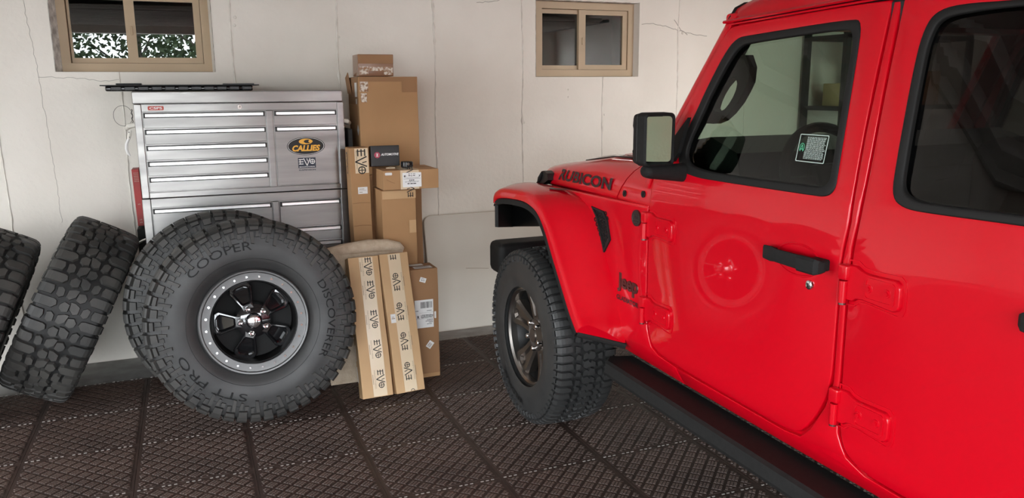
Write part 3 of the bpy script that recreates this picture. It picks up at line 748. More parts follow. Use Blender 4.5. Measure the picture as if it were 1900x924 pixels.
# red box behind the left side of the chest
w = thing('red_box', 'narrow red cardboard box standing at the left side of the stainless cabinets', 'box', (-.265, 4.80, .815), world=True)
tilt = Matrix.Translation((-.272, 4.80, .82)) @ Matrix.Rotation(math.radians(-1.0), 4, 'Y') @ Matrix.Rotation(math.radians(0), 4, 'X')
b = MB(); b.box(-.018, .018, -.06, .06, 0, .31, .002, mat=tilt); b.build('carton', M['redbar'], w)
b = MB(); f = lambda x, y, z=0: tilt @ Vector((x, -.0604 - z, y))
for i in range(6): text_fit(b, 'lllliill', .022, .004, lambda x, y, z, i=i: f(x + .001, y + .29 - i * .009, 0))
for z in (.12, .035, .02): text_fit(b, 'il', .010, .007, lambda x, y, z2, z=z: f(x, y + z, 0))
b.build('pale_print', M['panel_edge'], w, smooth=False)
w = thing('dark_crate', 'dark box under the narrow red box, left of the cabinet', 'box', (-.27, 4.80, 0), world=True)
b = MB(); b.box(-.296, -.254, 4.72, 4.90, 0, .805, .004); b.build('carton', M['inside'], w)
b = MB(); b.tube([(-.30, 4.66, .735), (-.268, 4.66, .752), (-.252, 4.66, .758)], .006, 8); tag(b.build('metal_rod', M['handle'], None, loc=(-.27, 4.66, .74)), 'short shiny rod end sticking out left of the cabinet', 'rod')
# ------------------------------------------------------------------ cartons. local frame: x right, y back, z up, origin at the front bottom left corner
def carton(name, label, loc, w, d, h, mat='card', rotx=0.0, roty=0.0, rotz=0.0, group='cardboard boxes by the tool chest', flaps=True):
    rot = Matrix.Rotation(rotz, 3, 'Z') @ Matrix.Rotation(roty, 3, 'Y') @ Matrix.Rotation(-rotx, 3, 'X')
    t = thing(name, label, 'box', loc, group, rot)
    bm = bmesh.new(); bmesh.ops.create_cube(bm, size=1)
    for v in bm.verts: v.co = Vector((w * (v.co.x + .5), d * (v.co.y + .5), h * (v.co.z + .5)))
    bmesh.ops.bevel(bm, geom=bm.edges[:], offset=.003, segments=2, profile=.5, affect='EDGES')
    bmesh.ops.subdivide_edges(bm, edges=[e for e in bm.edges if e.calc_length() > .06], cuts=5, use_grid_fill=True)
    rnd = random.Random(int(w * 1e4 + h * 1e3))
    a, c = rnd.random() * 6, rnd.random() * 6
    for v in bm.verts:
        p = v.co; v.co = p + Vector((.0012 * math.sin(p.z * 13 + a), .0016 * math.sin(p.z * 9 + p.x * 14 + c) - .0, 0))
    bm.verts.index_update(); b = MB(); b.add([v.co.copy() for v in bm.verts], [[v.index for v in f.verts] for f in bm.faces]); bm.free()
    body = b.build('carton', M[mat], t)
    if flaps:
        b = MB(); b.box(.004, w - .004, d / 2 - .0012, d / 2 + .0012, h - .001, h + .0006); b.build('flap_seam', M['ink'], body, smooth=False)
    front = lambda x, y, z=0: Vector((x, -.0022 - z, y))
    left = lambda x, y, z=0: Vector((-.0018 - z, d - x, y))
    topf = lambda x, y, z=0: Vector((x, y, h + .0022 + z))
    return t, front, left, topf
def patch(t, fr, x0, x1, y0, y1, mat, nm, z0=0, z1=.0006, rot=0.0, r=None):
    cx, cy = (x0 + x1) / 2, (y0 + y1) / 2; c, s = math.cos(rot), math.sin(rot)
    P = rrect(x0, x1, y0, y1, r, 3) if r else [(x0, y0), (x1, y0), (x1, y1), (x0, y1)]
    P = [(cx + (x - cx) * c - (y - cy) * s, cy + (x - cx) * s + (y - cy) * c) for x, y in P]
    b = MB(); b.prism(P, z0, z1, fr); return b.build(nm, M[mat], t, smooth=False)
def print_lines(par, fr, spec, mat='ink', nm='print', rot=0.0, cx=0, cy=0, z=.0009):
    """spec: ('text', string, x, y, w, h) or ('bar', x0, x1, y0, y1), placed round (cx, cy) and turned by rot"""
    c, s = math.cos(rot), math.sin(rot); f = lambda x, y, zz=0: fr(cx + x * c - y * s, cy + x * s + y * c, z + zz)
    b = MB()
    for q in spec:
        if q[0] == 'text': text_fit(b, q[1], q[4], q[5], lambda x, y, zz, q=q: f(q[2] + x, q[3] + y), bold=q[6] if len(q) > 6 else .01)
        else: b.add([f(q[1], q[3]), f(q[2], q[3]), f(q[2], q[4]), f(q[1], q[4])], [(0, 1, 2, 3)])
    return b.build(nm, M[mat], par, smooth=False)
def logo_strip(t, fr, ys, x, s, rot, half=None, z=.0008):
    c, sn = math.cos(rot), math.sin(rot)
    for y in list(ys) + ([half] if half else []):
        f = lambda a, bb, zz=0, y=y: fr(x + a * c - bb * sn, y + a * sn + bb * c, zz)
        b = MB(); evo_logo(b, f, 0, 0, s, z, z + .0003, y == half); b.build('tape_logo', M['ink'], t, smooth=False)
def faint_strip(t, fr, ys, x, s, rot):
    c, sn = math.cos(rot), math.sin(rot)
    for y in ys:
        f = lambda a, bb, zz=0, y=y: fr(x + a * c - bb * sn, y + a * sn + bb * c, .0009); b = MB()
        text_fit(b, 'MANUFACTURING', s, .0065, lambda a, bb, zz: f(a, bb - s * .32))
        for q in range(9): a0 = (q - 4.5) * s * .06; b.add([f(a0, -s * .45), f(a0 + s * .045, -s * .45), f(a0 + s * .045, -s * .41), f(a0, -s * .41)], [(0, 1, 2, 3)])
        b.build('tape_small_print', M['faint_ink'], t, smooth=False)

# two long boxes leaning in front
el = math.radians(16)
eL, fL, lL, tL = carton('long_box', 'left long tape-striped cardboard box leaning in front, beside the big tire', (.707, 3.750, .0245), .155, .085, .712, 'card_pale', rotx=el, roty=-.010, rotz=math.radians(0.5), group='pair of long leaning boxes')
patch(eL, fL, .055, .125, .004, .708, 'tape', 'tape_strip')
logo_strip(eL, fL, [.089, .240, .391, .541, .660], .100, .092, -PI / 2)
faint_strip(eL, fL, [.089, .240, .391, .541, .660], .100, .092, -PI / 2)
lb = patch(eL, lL, .018, .028, .08, .16, 'label', 'label_edge')
patch(eL, lL, .030, .036, .19, .27, 'label', 'label_edge')
eR, fR, lR, tR = carton('long_box', 'right long tape-striped cardboard box leaning in front, next to the carton with barcode label', (.881, 3.753, .0245), .153, .085, .716, 'card_pale', rotx=el, roty=-.006, rotz=math.radians(5.0), group='pair of long leaning boxes')
patch(eR, fR, .044, .110, .004, .712, 'tape', 'tape_strip')
logo_strip(eR, fR, [.107, .260, .414, .567], .072, .092, PI / 2, .728)
faint_strip(eR, fR, [.107, .260, .414, .567], .074, .092, PI / 2)
pk = patch(eR, fR, .018, .044, .36, .405, 'label', 'small_label', .0007, .0012)
print_lines(pk, fR, [('bar', .022, .040, .380, .384), ('bar', .024, .036, .388, .391)], 'faint_ink', 'label_print', z=.0014)
b = MB(); b.tube([(.085 + .009 * math.cos(a), -.004, .004 + .009 * math.sin(a)) for a in [i * PI / 8 for i in range(9)]], .0016, 6); b.build('torn_tape_end', M['ink'], eR)
# padded parcel behind them
pp, fP, lP, tP = carton('padded_parcel', 'flat padded kraft parcel standing behind the two long leaning boxes', (.60, 4.062, .002), .418, .075, .700, 'kraft', rotx=math.radians(1.0), flaps=False, group=None)
b = MB(); pts = [(.0, .035, .70), (.10, .036, .715), (.24, .036, .727), (.34, .036, .722), (.40, .036, .706), (.418, .036, .69)]
b.tube(pts, [.030, .036, .038, .037, .034, .024], 12); b.build('padded_top_roll', M['kraft'], pp)
# carton with shipping label
lbx, fB, lB2, tB2 = carton('shipping_box', 'brown carton with barcode shipping label at the right end of the boxes', (1.030, 3.992, 0), .152, .150, .606, 'card_dark', rotz=.0)
s1 = patch(lbx, fB, .052, .086, .535, .560, 'label', 'number_label', rot=-.35, z1=.0005)
print_lines(s1, fB, [('text', '2110', 0, .002, .019, .007, .03), ('bar', -.006, .011, -.008, -.0065)], 'ink', 'label_print', rot=PI - .35, cx=.069, cy=.5475)
s2 = patch(lbx, fB, .020, .122, .283, .438, 'label', 'shipping_label')
spec = []; rnd = random.Random(5); x = .052
while x < .115:
    wd = rnd.choice((.0012, .002, .0032)); spec.append(('bar', x, x + wd, .392, .427)); x += wd + rnd.choice((.0012, .0022))
x = .060
for i in range(150): spec.append(('bar', .052 + (i % 22) * .0031, .052 + (i % 22) * .0031 + rnd.choice((.0012, .0026)), .337 + (i // 22) * .0028, .337 + (i // 22) * .0028 + .0022))
spec += [('text', 'R', .038, .345, .012, .016, .04), ('bar', .045, .12, .3665, .3672), ('bar', .024, .12, .3335, .3342)]
for x0, x1, y in ((.085, .118, .327), (.078, .118, .319), (.095, .118, .312), (.085, .112, .303), (.024, .040, .379), (.086, .112, .377)):
    x = x0
    while x < x1: wd = rnd.uniform(.0015, .004); spec.append(('bar', x, min(x1, x + wd), y - .002, y + .002)); x += wd + .0012
print_lines(s2, fB, spec, 'ink', 'label_print', z=.0009)
s3 = patch(lbx, fB, .127, .137, .33, .368, 'label', 'small_sticker', r=.003)
s4 = patch(lbx, fB, .078, .118, .170, .200, 'label', 'slanted_label', rot=.9)
print_lines(s4, fB, [('bar', -.014 + i * .004, -.012 + i * .004, -.009, .002) for i in range(6)] + [('bar', -.012, .010, .005, .0085)], 'faint_ink', 'label_print', rot=.9, cx=.098, cy=.185)
s5 = patch(lbx, tB2, .030, .128, .012, .060, 'label', 'top_label')
print_lines(s5, tB2, [('bar', .036 + i * .005, .038 + i * .005, .018, .036) for i in range(16)] + [('bar', .04, .11, .042, .046), ('bar', .05, .10, .050, .053)], 'ink', 'label_print')
patch(lbx, tB2, .022, .098, .085, .125, 'label', 'top_label')
b = MB(); b.box(.004, .148, -.0005, .004, .001, .022); b.build('bottom_flap', M['card'], lbx)
# tall plain carton, flat carton on it
tb, fT, lT, tT = carton('tall_box', 'tall plain brown carton standing under the flat carton with the white label', (.934, 4.170, 0), .188, .20, 1.012)
patch(tb, fT, .004, .188, .965, 1.008, 'card_pale', 'paper_tape', z1=.0004)
patch(tb, fT, .148, .186, .775, .845, 'card_pale', 'paper_patch', z1=.0005)
b = MB(); b.box(.0, .19, .098, .102, 1.012, 1.0135); b.build('lid_seam', M['ink'], tb)
fb, fF, lF, tF = carton('flat_box', 'flat brown carton with square white label, lying on the tall plain carton', (.943, 4.150, 1.0155), .305, .27, .104)
patch(fb, fF, .093, .195, .001, .103, 'tape', 'tape_strip')
patch(fb, tF, .093, .195, .001, .269, 'tape', 'tape_strip')
b = MB(); f = lambda a, bb, zz=0: fF(.145 + bb, .048 - a, zz); evo_logo(b, f, -.04, 0, .09, .0008, .0011)
evo_logo(b, lambda a, bb, zz=0: fF(.145 - bb, .048 + a, zz), -.045, 0, .09, .0008, .0011)
evo_logo(b, lambda a, bb, zz=0: tF(.145 + bb, .06 - a, zz), 0, 0, .09, .0008, .0011); b.build('tape_print', M['ink'], fb, smooth=False)
wl = patch(fb, fF, .104, .208, .012, .090, 'white', 'white_label', .0012, .0018, r=.004)
print_lines(wl, fF, [('text', 'E V O', .156, .083, .036, .006, .02), ('bar', .136, .148, .072, .0755), ('bar', .152, .157, .070, .0745), ('bar', .162, .173, .072, .0755), ('bar', .112, .122, .066, .076), ('text', 'y', .198, .071, .010, .010, .03), ('bar', .125, .195, .0625, .0635), ('bar', .11, .203, .0565, .0578),
   ('bar', .140, .146, .047, .0515), ('bar', .1475, .156, .047, .0515), ('bar', .158, .168, .047, .0515), ('text', '2.5" COMPONENT KIT', .155, .041, .076, .0052, .015), ('bar', .130, .142, .0285, .033), ('bar', .146, .160, .0285, .033), ('bar', .162, .178, .0285, .033)], 'ink', 'label_print', z=.0022)
print_lines(wl, fF, [('text', 'f', .1185, .0705, .0035, .008, .03)], 'white', 'label_icon', z=.0024)
sk = patch(fb, fF, .010, .048, .080, .094, 'label', 'small_sticker', r=.004)
b = MB(); b.tube([(.018, -.003, .058), (.04, -.003, .045), (.062, -.003, .036)], .0012, 5); b.build('brown_smear', M['card_dark'], fb)
# narrow upright carton with logo tape
nb, fN, lN, tN = carton('narrow_box', 'narrow upright carton with logo tape at its top, beside the stainless chest', (.812, 4.300, 0), .104, .115, 1.235, roty=-.012)
patch(nb, fN, .028, .101, 1.098, 1.232, 'tape', 'tape_strip')
logo_strip(nb, fN, [1.160], .064, .135, -PI / 2)
print_lines(nb, fN, [('text', 'MANUFACTURING', 0, 0, .10, .008)], 'faint_ink', 'tape_small_print', rot=-PI / 2, cx=.038, cy=1.17)
ss = patch(nb, fN, .036, .088, .985, 1.022, 'label', 'address_label', z1=.0006)
print_lines(ss, fN, [('bar', .042, .070, 1.010, 1.013), ('bar', .040, .080, 1.003, 1.0045), ('bar', .042, .060, .993, .996)], 'faint_ink', 'label_print')
print_lines(nb, lN, [('text', 'EVO', 0, 0, .12, .03, .02)], 'ink', 'side_print', rot=-PI / 2, cx=.05, cy=1.15)
for z in (.935, .81): b = MB(); b.tube([(.004, -.001, z), (.05, -.0025, z + .003), (.10, -.001, z - .002)], .0013, 5); b.build('crease', M['card_dark'], nb)
# large carton on a lower support carton
sb, fS, lS, tS = carton('support_box', 'dark carton under the large carton, seen as a strip behind the tall carton', (.925, 4.545, 0), .335, .32, 1.06, 'card_dark')
bb_, fG, lG, tG = carton('large_box', 'large brown carton above the flat carton, with the small shiny taped box on top', (.914, 4.555, 1.0625), .342, .34, .552, rotz=math.radians(-1.2))
patch(bb_, fG, .005, .338, .525, .550, 'card_dark', 'tape_strip', z1=.0004)
for x0, x1, y0, y1 in ((.008, .055, .47, .525), (.012, .045, .41, .46)): patch(bb_, fG, x0, x1, y0, y1, 'tape_glint', 'crinkled_tape')
patch(bb_, fG, .25, .335, .465, .525, 'card_dark', 'paper_patch', z1=.0005)
patch(bb_, lG, .23, .30, .44, .52, 'label', 'side_label'); patch(bb_, lG, .25, .29, .40, .43, 'label', 'side_label')
patch(bb_, lG, .262, .305, .23, .275, 'label', 'diamond_label', rot=PI / 4)
patch(bb_, lG, .02, .335, .40, .55, 'card_dark', 'tape_strip', z1=.0004)
b = MB(); b.prism([(.0, .0), (.12, .01), (.13, .10), (.02, .13)], 0, .004, lambda x, y, z: Vector((-.004 - z - y * .10, .20 + x, .45 + y))); b.build('loose_flap', M['card_dark'], bb_)
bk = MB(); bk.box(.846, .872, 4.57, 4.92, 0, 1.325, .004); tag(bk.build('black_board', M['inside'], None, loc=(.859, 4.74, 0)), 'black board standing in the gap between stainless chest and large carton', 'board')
sx, fX, lX, tX = carton('small_box', 'small brown box wrapped in shiny tape on top of the stack of cartons', (.925, 4.60, 1.618), .205, .15, .122, 'tape_clear')
patch(sx, fX, .008, .060, .010, .055, 'tape_glint', 'crinkled_tape'); patch(sx, fX, .148, .200, .008, .052, 'tape_glint', 'crinkled_tape'); patch(sx, fX, .060, .148, .030, .052, 'tape_glint', 'crinkled_tape')
patch(sx, fX, .003, .202, .070, .119, 'card_dark', 'paper_band', z1=.0004)
# small things on the flat carton
zb, fZ, lZ, tZ = carton('black_box', 'small black printed box standing on the flat carton, pink disc on its front', (.918, 4.31, 1.1300), .158, .055, .113, 'black', rotx=math.radians(6), rotz=math.radians(-1), group=None, flaps=False)
b = MB(); b.prism(circle(.034, .062, .0165, 24), 0, .0006, fZ); dc = b.build('round_logo', M['maroon'], zb, smooth=False)
print_lines(dc, fZ, [('text', 'Z', .034, .062, .013, .015, .05)], 'white', 'logo_letter', z=.001)
b = MB(); text_fit(b, 'AUTOMOTIVE', .096, .0125, lambda x, y, z: fZ(.104 + x, .064 + y, .0005), bold=.03, shear=.25); b.build('box_lettering', M['white'], zb, smooth=False)
cp = thing('ribbed_puck', 'small ribbed black round piece on the flat carton', 'puck', (1.105, 4.27, 1.1235))
b = MB(); b.lathe([(0, 0), (.030, 0), (.032, .003), (.032, .028), (.029, .032), (0, .032)], 32); b.build('puck_body', M['black'], cp)
for i in range(24):
    a = 2 * PI * i / 24; b = MB(); b.box(.031, .0335, -.0018, .0018, .004, .028, mat=Matrix.Rotation(a, 4, 'Z')); b.build('rib', M['gloss'], cp, smooth=False)
b = MB(); text_fit(b, 'III', .012, .016, lambda x, y, z: Vector((x, -.0337, .016 + y))); b.build('pale_mark', M['panel_edge'], cp, smooth=False)
tg = thing('paper_tag', 'crumpled cream paper scrap on the flat carton in front of the black box', 'paper', (.985, 4.255, 1.122))
b = MB(); b.add([(0, 0, .001), (.02, -.004, .006), (.045, -.012, .003), (.05, -.002, .006), (.024, .008, .009), (.002, .009, .003)], [(0, 1, 4, 5), (1, 2, 3, 4), (5, 4, 1, 0)][:2])
b.prism([(0, 0), (.022, -.006), (.046, -.013), (.05, -.003), (.024, .008)], .0, .004); b.build('scrap', M['tape'], tg, smooth=False)
# pale rounded panel leaning on the wall
pn = thing('leaning_panel', 'large off-white panel with rounded corners leaning on the wall behind the truck wheel', 'panel', (1.385, 4.80, -.014), rot=Matrix.Rotation(math.radians(-13.5), 3, 'X'))
fp = lambda x, y, z: Vector((x, z, y))
b = MB(); P = rrect(0, 1.85, 0, .768, .055, 6); P = P[:14] + [(0, 0), (1.85, 0)]
b.prism(inset(P, .004), .0, .020, fp); b.build('panel_face', M['panel'], pn, smooth=False)
b = MB(); b.ringprism([(x, y) for x, y in P], inset(P, .012), .003, .026, fp); b.build('edge_band', M['panel_edge'], pn, smooth=False)
b = MB(); b.tube([(.26, -.001, .40), (.31, -.001, .397), (.42, -.001, .385)], .0018, 5); b.build('scuff', M['panel_edge'], pn)
# ------------------------------------------------------------------ the red truck (nose toward the back wall, near side = plane x = 1.535)
XD, XC = 1.535, 2.32
def bx(z):
    """side profile of the body: tucked sill, upright doors, upper part leaning in"""
    d = 0.0
    if z < .62: d += 3.1 * (.62 - z) ** 2
    if z > 1.10:
        d += .19 * (z - 1.10) ** 2 / .36 if z < 1.28 else .0171 + .19 * (z - 1.28)
    return XD + d
truck = thing('pickup_truck', 'glossy red four-door off-road pickup truck filling the right half', 'truck', (XC, 1.2, 0), world=True)
ZCUT = [.50, .515, .53, .545, .56, .575, .59, .605, .62, 1.10, 1.125, 1.15, 1.175, 1.20, 1.225, 1.25, 1.28]
def tri_panel(outline, holes, rim=.004, depth=.028, off=0.0, mirror=False, prof=bx, lip_out=0.0):
    """curved sheet following the body side; outline/holes are (y, z) loops; every edge is rounded and turned in"""
    bm = bmesh.new()
    def loop(P, dx): return [bm.verts.new((dx, y, z)) for y, z in P]
    edges = []
    for P, sg in [(outline, 1)] + [(hh, -1) for hh in holes]:
        a = loop(inset(P, sg * rim), 0.0); n = len(a)
        es = [bm.edges.new((a[i], a[(i + 1) % n])) for i in range(n)]; edges += es
        prev = a
        for k, (ins, dx) in enumerate(((rim * .45, rim * .16), (rim * .1, rim * .55), (0, rim * 1.1), (0, depth))):
            c = loop(inset(P, sg * ins) if ins else P, dx)
            for i in range(n): bm.faces.new((prev[i], prev[(i + 1) % n], c[(i + 1) % n], c[i]))
            prev = c
    bmesh.ops.triangle_fill(bm, use_beauty=True, use_dissolve=False, edges=edges)
    ys = [p[0] for p in outline]; zs = [p[1] for p in outline]
    for zc in ZCUT:
        if min(zs) < zc < max(zs):
            bmesh.ops.bisect_plane(bm, geom=bm.verts[:] + bm.edges[:] + bm.faces[:], plane_co=(0, 0, zc), plane_no=(0, 0, 1), dist=1e-5)
    bmesh.ops.recalc_face_normals(bm, faces=bm.faces[:])
    big_f = max(bm.faces, key=lambda f: f.calc_area() if abs(f.normal.x) > .9 else 0)
    if big_f.normal.x > 0: bmesh.ops.reverse_faces(bm, faces=bm.faces[:])
    for v in bm.verts: v.co.x += prof(v.co.z) + off
    if mirror:
        for v in bm.verts: v.co.x = 2 * XC - v.co.x
        bmesh.ops.reverse_faces(bm, faces=bm.faces[:])
    bm.verts.index_update(); b = MB(); b.add([v.co.copy() for v in bm.verts], [[v.index for v in f.verts] for f in bm.faces]); bm.free()
    return b
def panel(nm, outline, holes=(), mat='red', parent=None, **kw):
    o = tri_panel(outline, list(holes), **kw).build(nm, M[mat], truck, recalc=False, angle=50)
    if parent is not None: o.parent = parent
    return o
door_out = [(2.12, 1.731), (2.170, 1.728), (2.19, 1.706), (2.248, 1.640), (2.321, 1.507), (2.365, 1.428), (2.438, 1.290), (2.460, 1.20), (2.465, 1.10), (2.465, .758), (2.452, .660), (2.423, .603), (2.374, .579), (2.27, .570), (2.063, .565),
            (1.861, .562), (1.72, .561), (1.655, .572), (1.610, .615), (1.562, .695), (1.540, .770), (1.540, .929), (1.539, 1.101), (1.531, 1.16), (1.527, 1.20), (1.531, 1.271), (1.539, 1.413), (1.542, 1.59), (1.541, 1.725), (1.541, 1.747), (1.565, 1.747), (1.66, 1.747), (1.95, 1.738)]
win_out = [(2.271, 1.451), (2.330, 1.335), (2.300, 1.262), (2.205, 1.247), (2.098, 1.246), (1.668, 1.250), (1.612, 1.252), (1.588, 1.275), (1.592, 1.318), (1.612, 1.60), (1.622, 1.702), (1.660, 1.712), (2.060, 1.696), (2.130, 1.692), (2.177, 1.644), (2.239, 1.527)]
win_in = [(2.240, 1.437), (2.285, 1.335), (2.262, 1.288), (2.180, 1.273), (2.057, 1.270), (1.665, 1.275), (1.628, 1.278), (1.614, 1.30), (1.617, 1.33), (1.635, 1.60), (1.643, 1.675), (1.675, 1.687), (2.050, 1.672), (2.105, 1.665), (2.150, 1.615), (2.205, 1.517)]
rdoor_out = [(1.48, 1.748), (1.505, 1.748), (1.504, 1.725), (1.501, 1.55), (1.490, 1.30), (1.491, 1.20), (1.499, 1.13), (1.505, 1.0), (1.503, .72), (1.497, .64), (1.470, .585), (1.415, .557), (1.318, .553), (.85, .553), (.62, .60), (.52, .80), (.46, .92), (.46, 1.3), (.46, 1.74), (.50, 1.762), (1.0, 1.757)]
rwin_out = [(1.425, 1.673), (1.432, 1.60), (1.418, 1.337), (1.408, 1.275), (1.370, 1.255), (1.31, 1.252), (1.078, 1.258), (.66, 1.262), (.60, 1.29), (.60, 1.66), (.64, 1.71), (1.19, 1.712), (1.350, 1.719), (1.404, 1.706)]
rwin_in = [(1.403, 1.655), (1.407, 1.60), (1.392, 1.345), (1.384, 1.296), (1.350, 1.278), (1.30, 1.274), (1.081, 1.279), (.67, 1.283), (.625, 1.30), (.625, 1.65), (.65, 1.685), (1.19, 1.70), (1.337, 1.696), (1.387, 1.686)]
D, Wo, Wi, RD, RWo, RWi = (chaikin(p, 2) for p in (door_out, win_out, win_in, rdoor_out, rwin_out, rwin_in))
W_hole, RW_hole = inset(Wo, .006), inset(RWo, .006)
for mir in (False, True):
    dn = panel('front_door', D, [W_hole], mirror=mir)
    def ringpanel(nm, po, pi, par):
        o = tri_panel(po, [pi], rim=.005, depth=.022, off=-.004, mirror=mir).build(nm, M['seal'], truck, recalc=False, angle=50); o.parent = par; return o
    sl = ringpanel('window_seal', Wo, Wi, dn)
    g = tri_panel(inset(Wi, -.004), [], rim=.001, depth=.004, off=.010, mirror=mir).build('window_glass', M['glass'], truck, recalc=False); g.parent = dn
    rn = panel('rear_door', RD, [RW_hole], mirror=mir)
    ringpanel('window_seal', RWo, RWi, rn)
    g2 = tri_panel(inset(RWi, -.004), [], rim=.001, depth=.004, off=.010, mirror=mir).build('window_glass', M['privacy'], truck, recalc=False); g2.parent = rn
    if not mir: DOOR, RDOOR, GLASS = dn, rn, g
    # body side behind the gaps
    shell = [(2.475, 1.12), (2.47, .62), (2.40, .565), (2.28, .55), (.2, .55), (.2, 1.745), (2.15, 1.738), (2.26, 1.63), (2.38, 1.42), (2.45, 1.28)]
    o = tri_panel(shell, [inset(Wo, -.012), inset(RWo, -.012)], rim=.002, depth=.02, off=.016, mirror=mir).build('body_shell', M['red'], truck, recalc=False)
    # fender side panel, sill and pillars
    fender = [(2.473, 1.118), (2.73, 1.110), (3.04, 1.103), (3.36, 1.092), (3.48, 1.086), (3.40, 1.02), (3.05, .98), (2.93, .92), (2.86, .80), (2.78, .68), (2.70, .56), (2.695, .497), (2.279, .490), (2.279, .560), (2.385, .570), (2.43, .592), (2.461, .655), (2.474, .755), (2.474, .95)]
    panel('fender_panel', fender, mirror=mir)
    sill = [(2.273, .490), (2.273, .560), (2.063, .556), (1.72, .552), (1.65, .563), (1.603, .607), (1.555, .690), (1.532, .768), (1.532, 1.10), (1.523, 1.16), (1.519, 1.20), (1.523, 1.271), (1.531, 1.413), (1.534, 1.742), (1.513, 1.742), (1.509, 1.55), (1.499, 1.30), (1.500, 1.20), (1.508, 1.13), (1.513, 1.0), (1.512, .72), (1.506, .635), (1.477, .577), (1.42, .548), (1.318, .544), (.85, .544), (.2, .544), (.2, .490)]
    panel('sill_and_pillar', sill, mirror=mir)
# cab rear and box behind, outside the frame
b = MB(); b.box(1.56, 3.08, -1.9, .19, .62, 1.16, .02); b.box(1.62, 3.02, .19, .24, 1.1, 1.74, .01); b.build('cargo_box', M['red'], truck)

# roof with drip rail
def drip(y): return 1.7385 + (2.184 - y) * .030
def roof_sec(y):
    d = drip(y); f = max(0, min(1, (2.20 - y) / .16)); k = math.sqrt(f) if f < 1 else 1
    top = .105 * (.78 + .22 * k)
    half = [(1.632, d + .002), (1.6285, d + .006), (1.632, d + .011), (1.648, d + .013), (1.655, d + .018), (1.662, d + .035 * (.6 + .4 * k)), (1.682, d + .60 * top), (1.715, d + .80 * top), (1.78, d + .93 * top), (1.95, d + 1.06 * top), (XC, d + 1.15 * top)]
    return half + [(2 * XC - x, z) for x, z in half[:-1][::-1]]
ys = [2.205, 2.19, 2.165, 2.12, 2.05, 1.9, 1.5, 1.0, .6, .22]
b = MB(); secs = [roof_sec(y) for y in ys]; n = len(secs[0])
vs = [Vector((x, y, z)) for y, s_ in zip(ys, secs) for x, z in s_]
b.add(vs, [(i * n + j, i * n + j + 1, (i + 1) * n + j + 1, (i + 1) * n + j) for i in range(len(ys) - 1) for j in range(n - 1)] + [tuple(range(n))])
b.build('roof', M['red'], truck, angle=55)
b = MB(); b.tube([(1.640, 2.20 - .04 * i, drip(2.2 - .04 * i) - .003) for i in range(50)], .0035, 6); b.build('drip_seal', M['red'], truck)
b = MB(); b.tube([(x, 2.208, z) for x, z in roof_sec(2.205)[4:9]], [.003, .006, .007, .006, .003], 8); b.build('roof_corner_seal', M['seal'], truck)
# windshield frame: side strip following the door edge, header, glass
dl = lambda z: 2.170 + (1.728 - z) * .598 if z > 1.29 else 2.432 + (1.29 - z) * .40
zz = [1.18, 1.24, 1.29, 1.36, 1.43, 1.5, 1.58, 1.65, 1.70, 1.742, 1.76]
for sgn, nm in ((1, 'pillar'), (-1, 'pillar')):
    b = MB(); vs = []
    for z in zz:
        x = bx(z); y = dl(z) + .006
        prof = [(x + .03, y), (x + .004, y), (x, y + .004), (x, y + .026), (x + .004, y + .031), (x + .010, y + .034), (x + .013, y + .050), (x + .024, y + .060), (x + .085, y + .066), (x + .085, y + .030), (x + .03, y)]
        vs += [Vector((px if sgn > 0 else 2 * XC - px, py, z)) for px, py in prof]
    n = 11; b.add(vs, [(i * n + j, i * n + j + 1, (i + 1) * n + j + 1, (i + 1) * n + j) for i in range(len(zz) - 1) for j in range(n - 1)])
    b.build('windshield_pillar', M['red'], truck, angle=40)
b = MB(); x0, x1 = bx(1.74) + .02, 2 * XC - bx(1.74) - .02
b.box(x0, x1, 2.17, 2.235, 1.725, 1.775, .012, 2); b.build('windshield_header', M['red'], truck)
b = MB(); z0, z1 = 1.235, 1.735
P = [(bx(z0) + .07, dl(z0) + .05, z0), (2 * XC - bx(z0) - .07, dl(z0) + .05, z0), (2 * XC - bx(z1) - .07, dl(z1) + .05, z1), (bx(z1) + .07, dl(z1) + .05, z1)]
b.add([Vector(p) for p in P], [(0, 1, 2, 3)])
b.build('windshield', M['wsglass'], truck, smooth=False)

# hood and cowl
def hood_sec(y):
    xs = 1.537 + max(0, y - 2.47) * .050 + (.26 * (1 - math.sqrt(max(0, 1 - ((y - 3.38) / .43) ** 2))) if y > 3.38 else 0)                        # side tapers in toward the nose
    bot = 1.119 - max(0, y - 2.7) * .027
    top = 1.262 - max(0, y - 2.95) * .135 if y > 2.95 else 1.262 + (2.95 - y) * .03
    if y > 3.62: top -= (y - 3.62) ** 2 * 1.9
    hh = top - bot
    half = [(xs + .012, bot - .012), (xs + .003, bot - .004), (xs, bot + .003), (xs + .002, bot + .30 * hh), (xs + .010, bot + .52 * hh), (xs + .027, bot + .72 * hh), (xs + .056, bot + .86 * hh), (xs + .10, bot + .945 * hh), (xs + .17, bot + .99 * hh), (xs + .27, bot + 1.01 * hh)]
    bul = .022 if 2.5 < y < 3.45 else 0.0
    half += [(xs + .36, bot + 1.02 * hh), (xs + .40, bot + 1.02 * hh + bul), (XC, bot + 1.06 * hh + bul * 1.3)]
    return half + [(2 * XC - x, z) for x, z in half[:-1][::-1]]
def hood_part(nm, ys, slant):
    b = MB(); n = len(hood_sec(3)); vs = []
    for y in ys:
        for x, z in hood_sec(y):
            bt = 1.11
            vs.append(Vector((x, y - slant * max(0, min(.13, z - bt)) * (1 if y < 2.9 else 0), z)))
    b.add(vs, [(i * n + j, i * n + j + 1, (i + 1) * n + j + 1, (i + 1) * n + j) for i in range(len(ys) - 1) for j in range(n - 1)])
    b.add([v for v in vs[-n:]], [tuple(range(n))]); b.add([v for v in vs[:n]], [tuple(range(n))])
    return b.build(nm, M['red'], truck, angle=40)
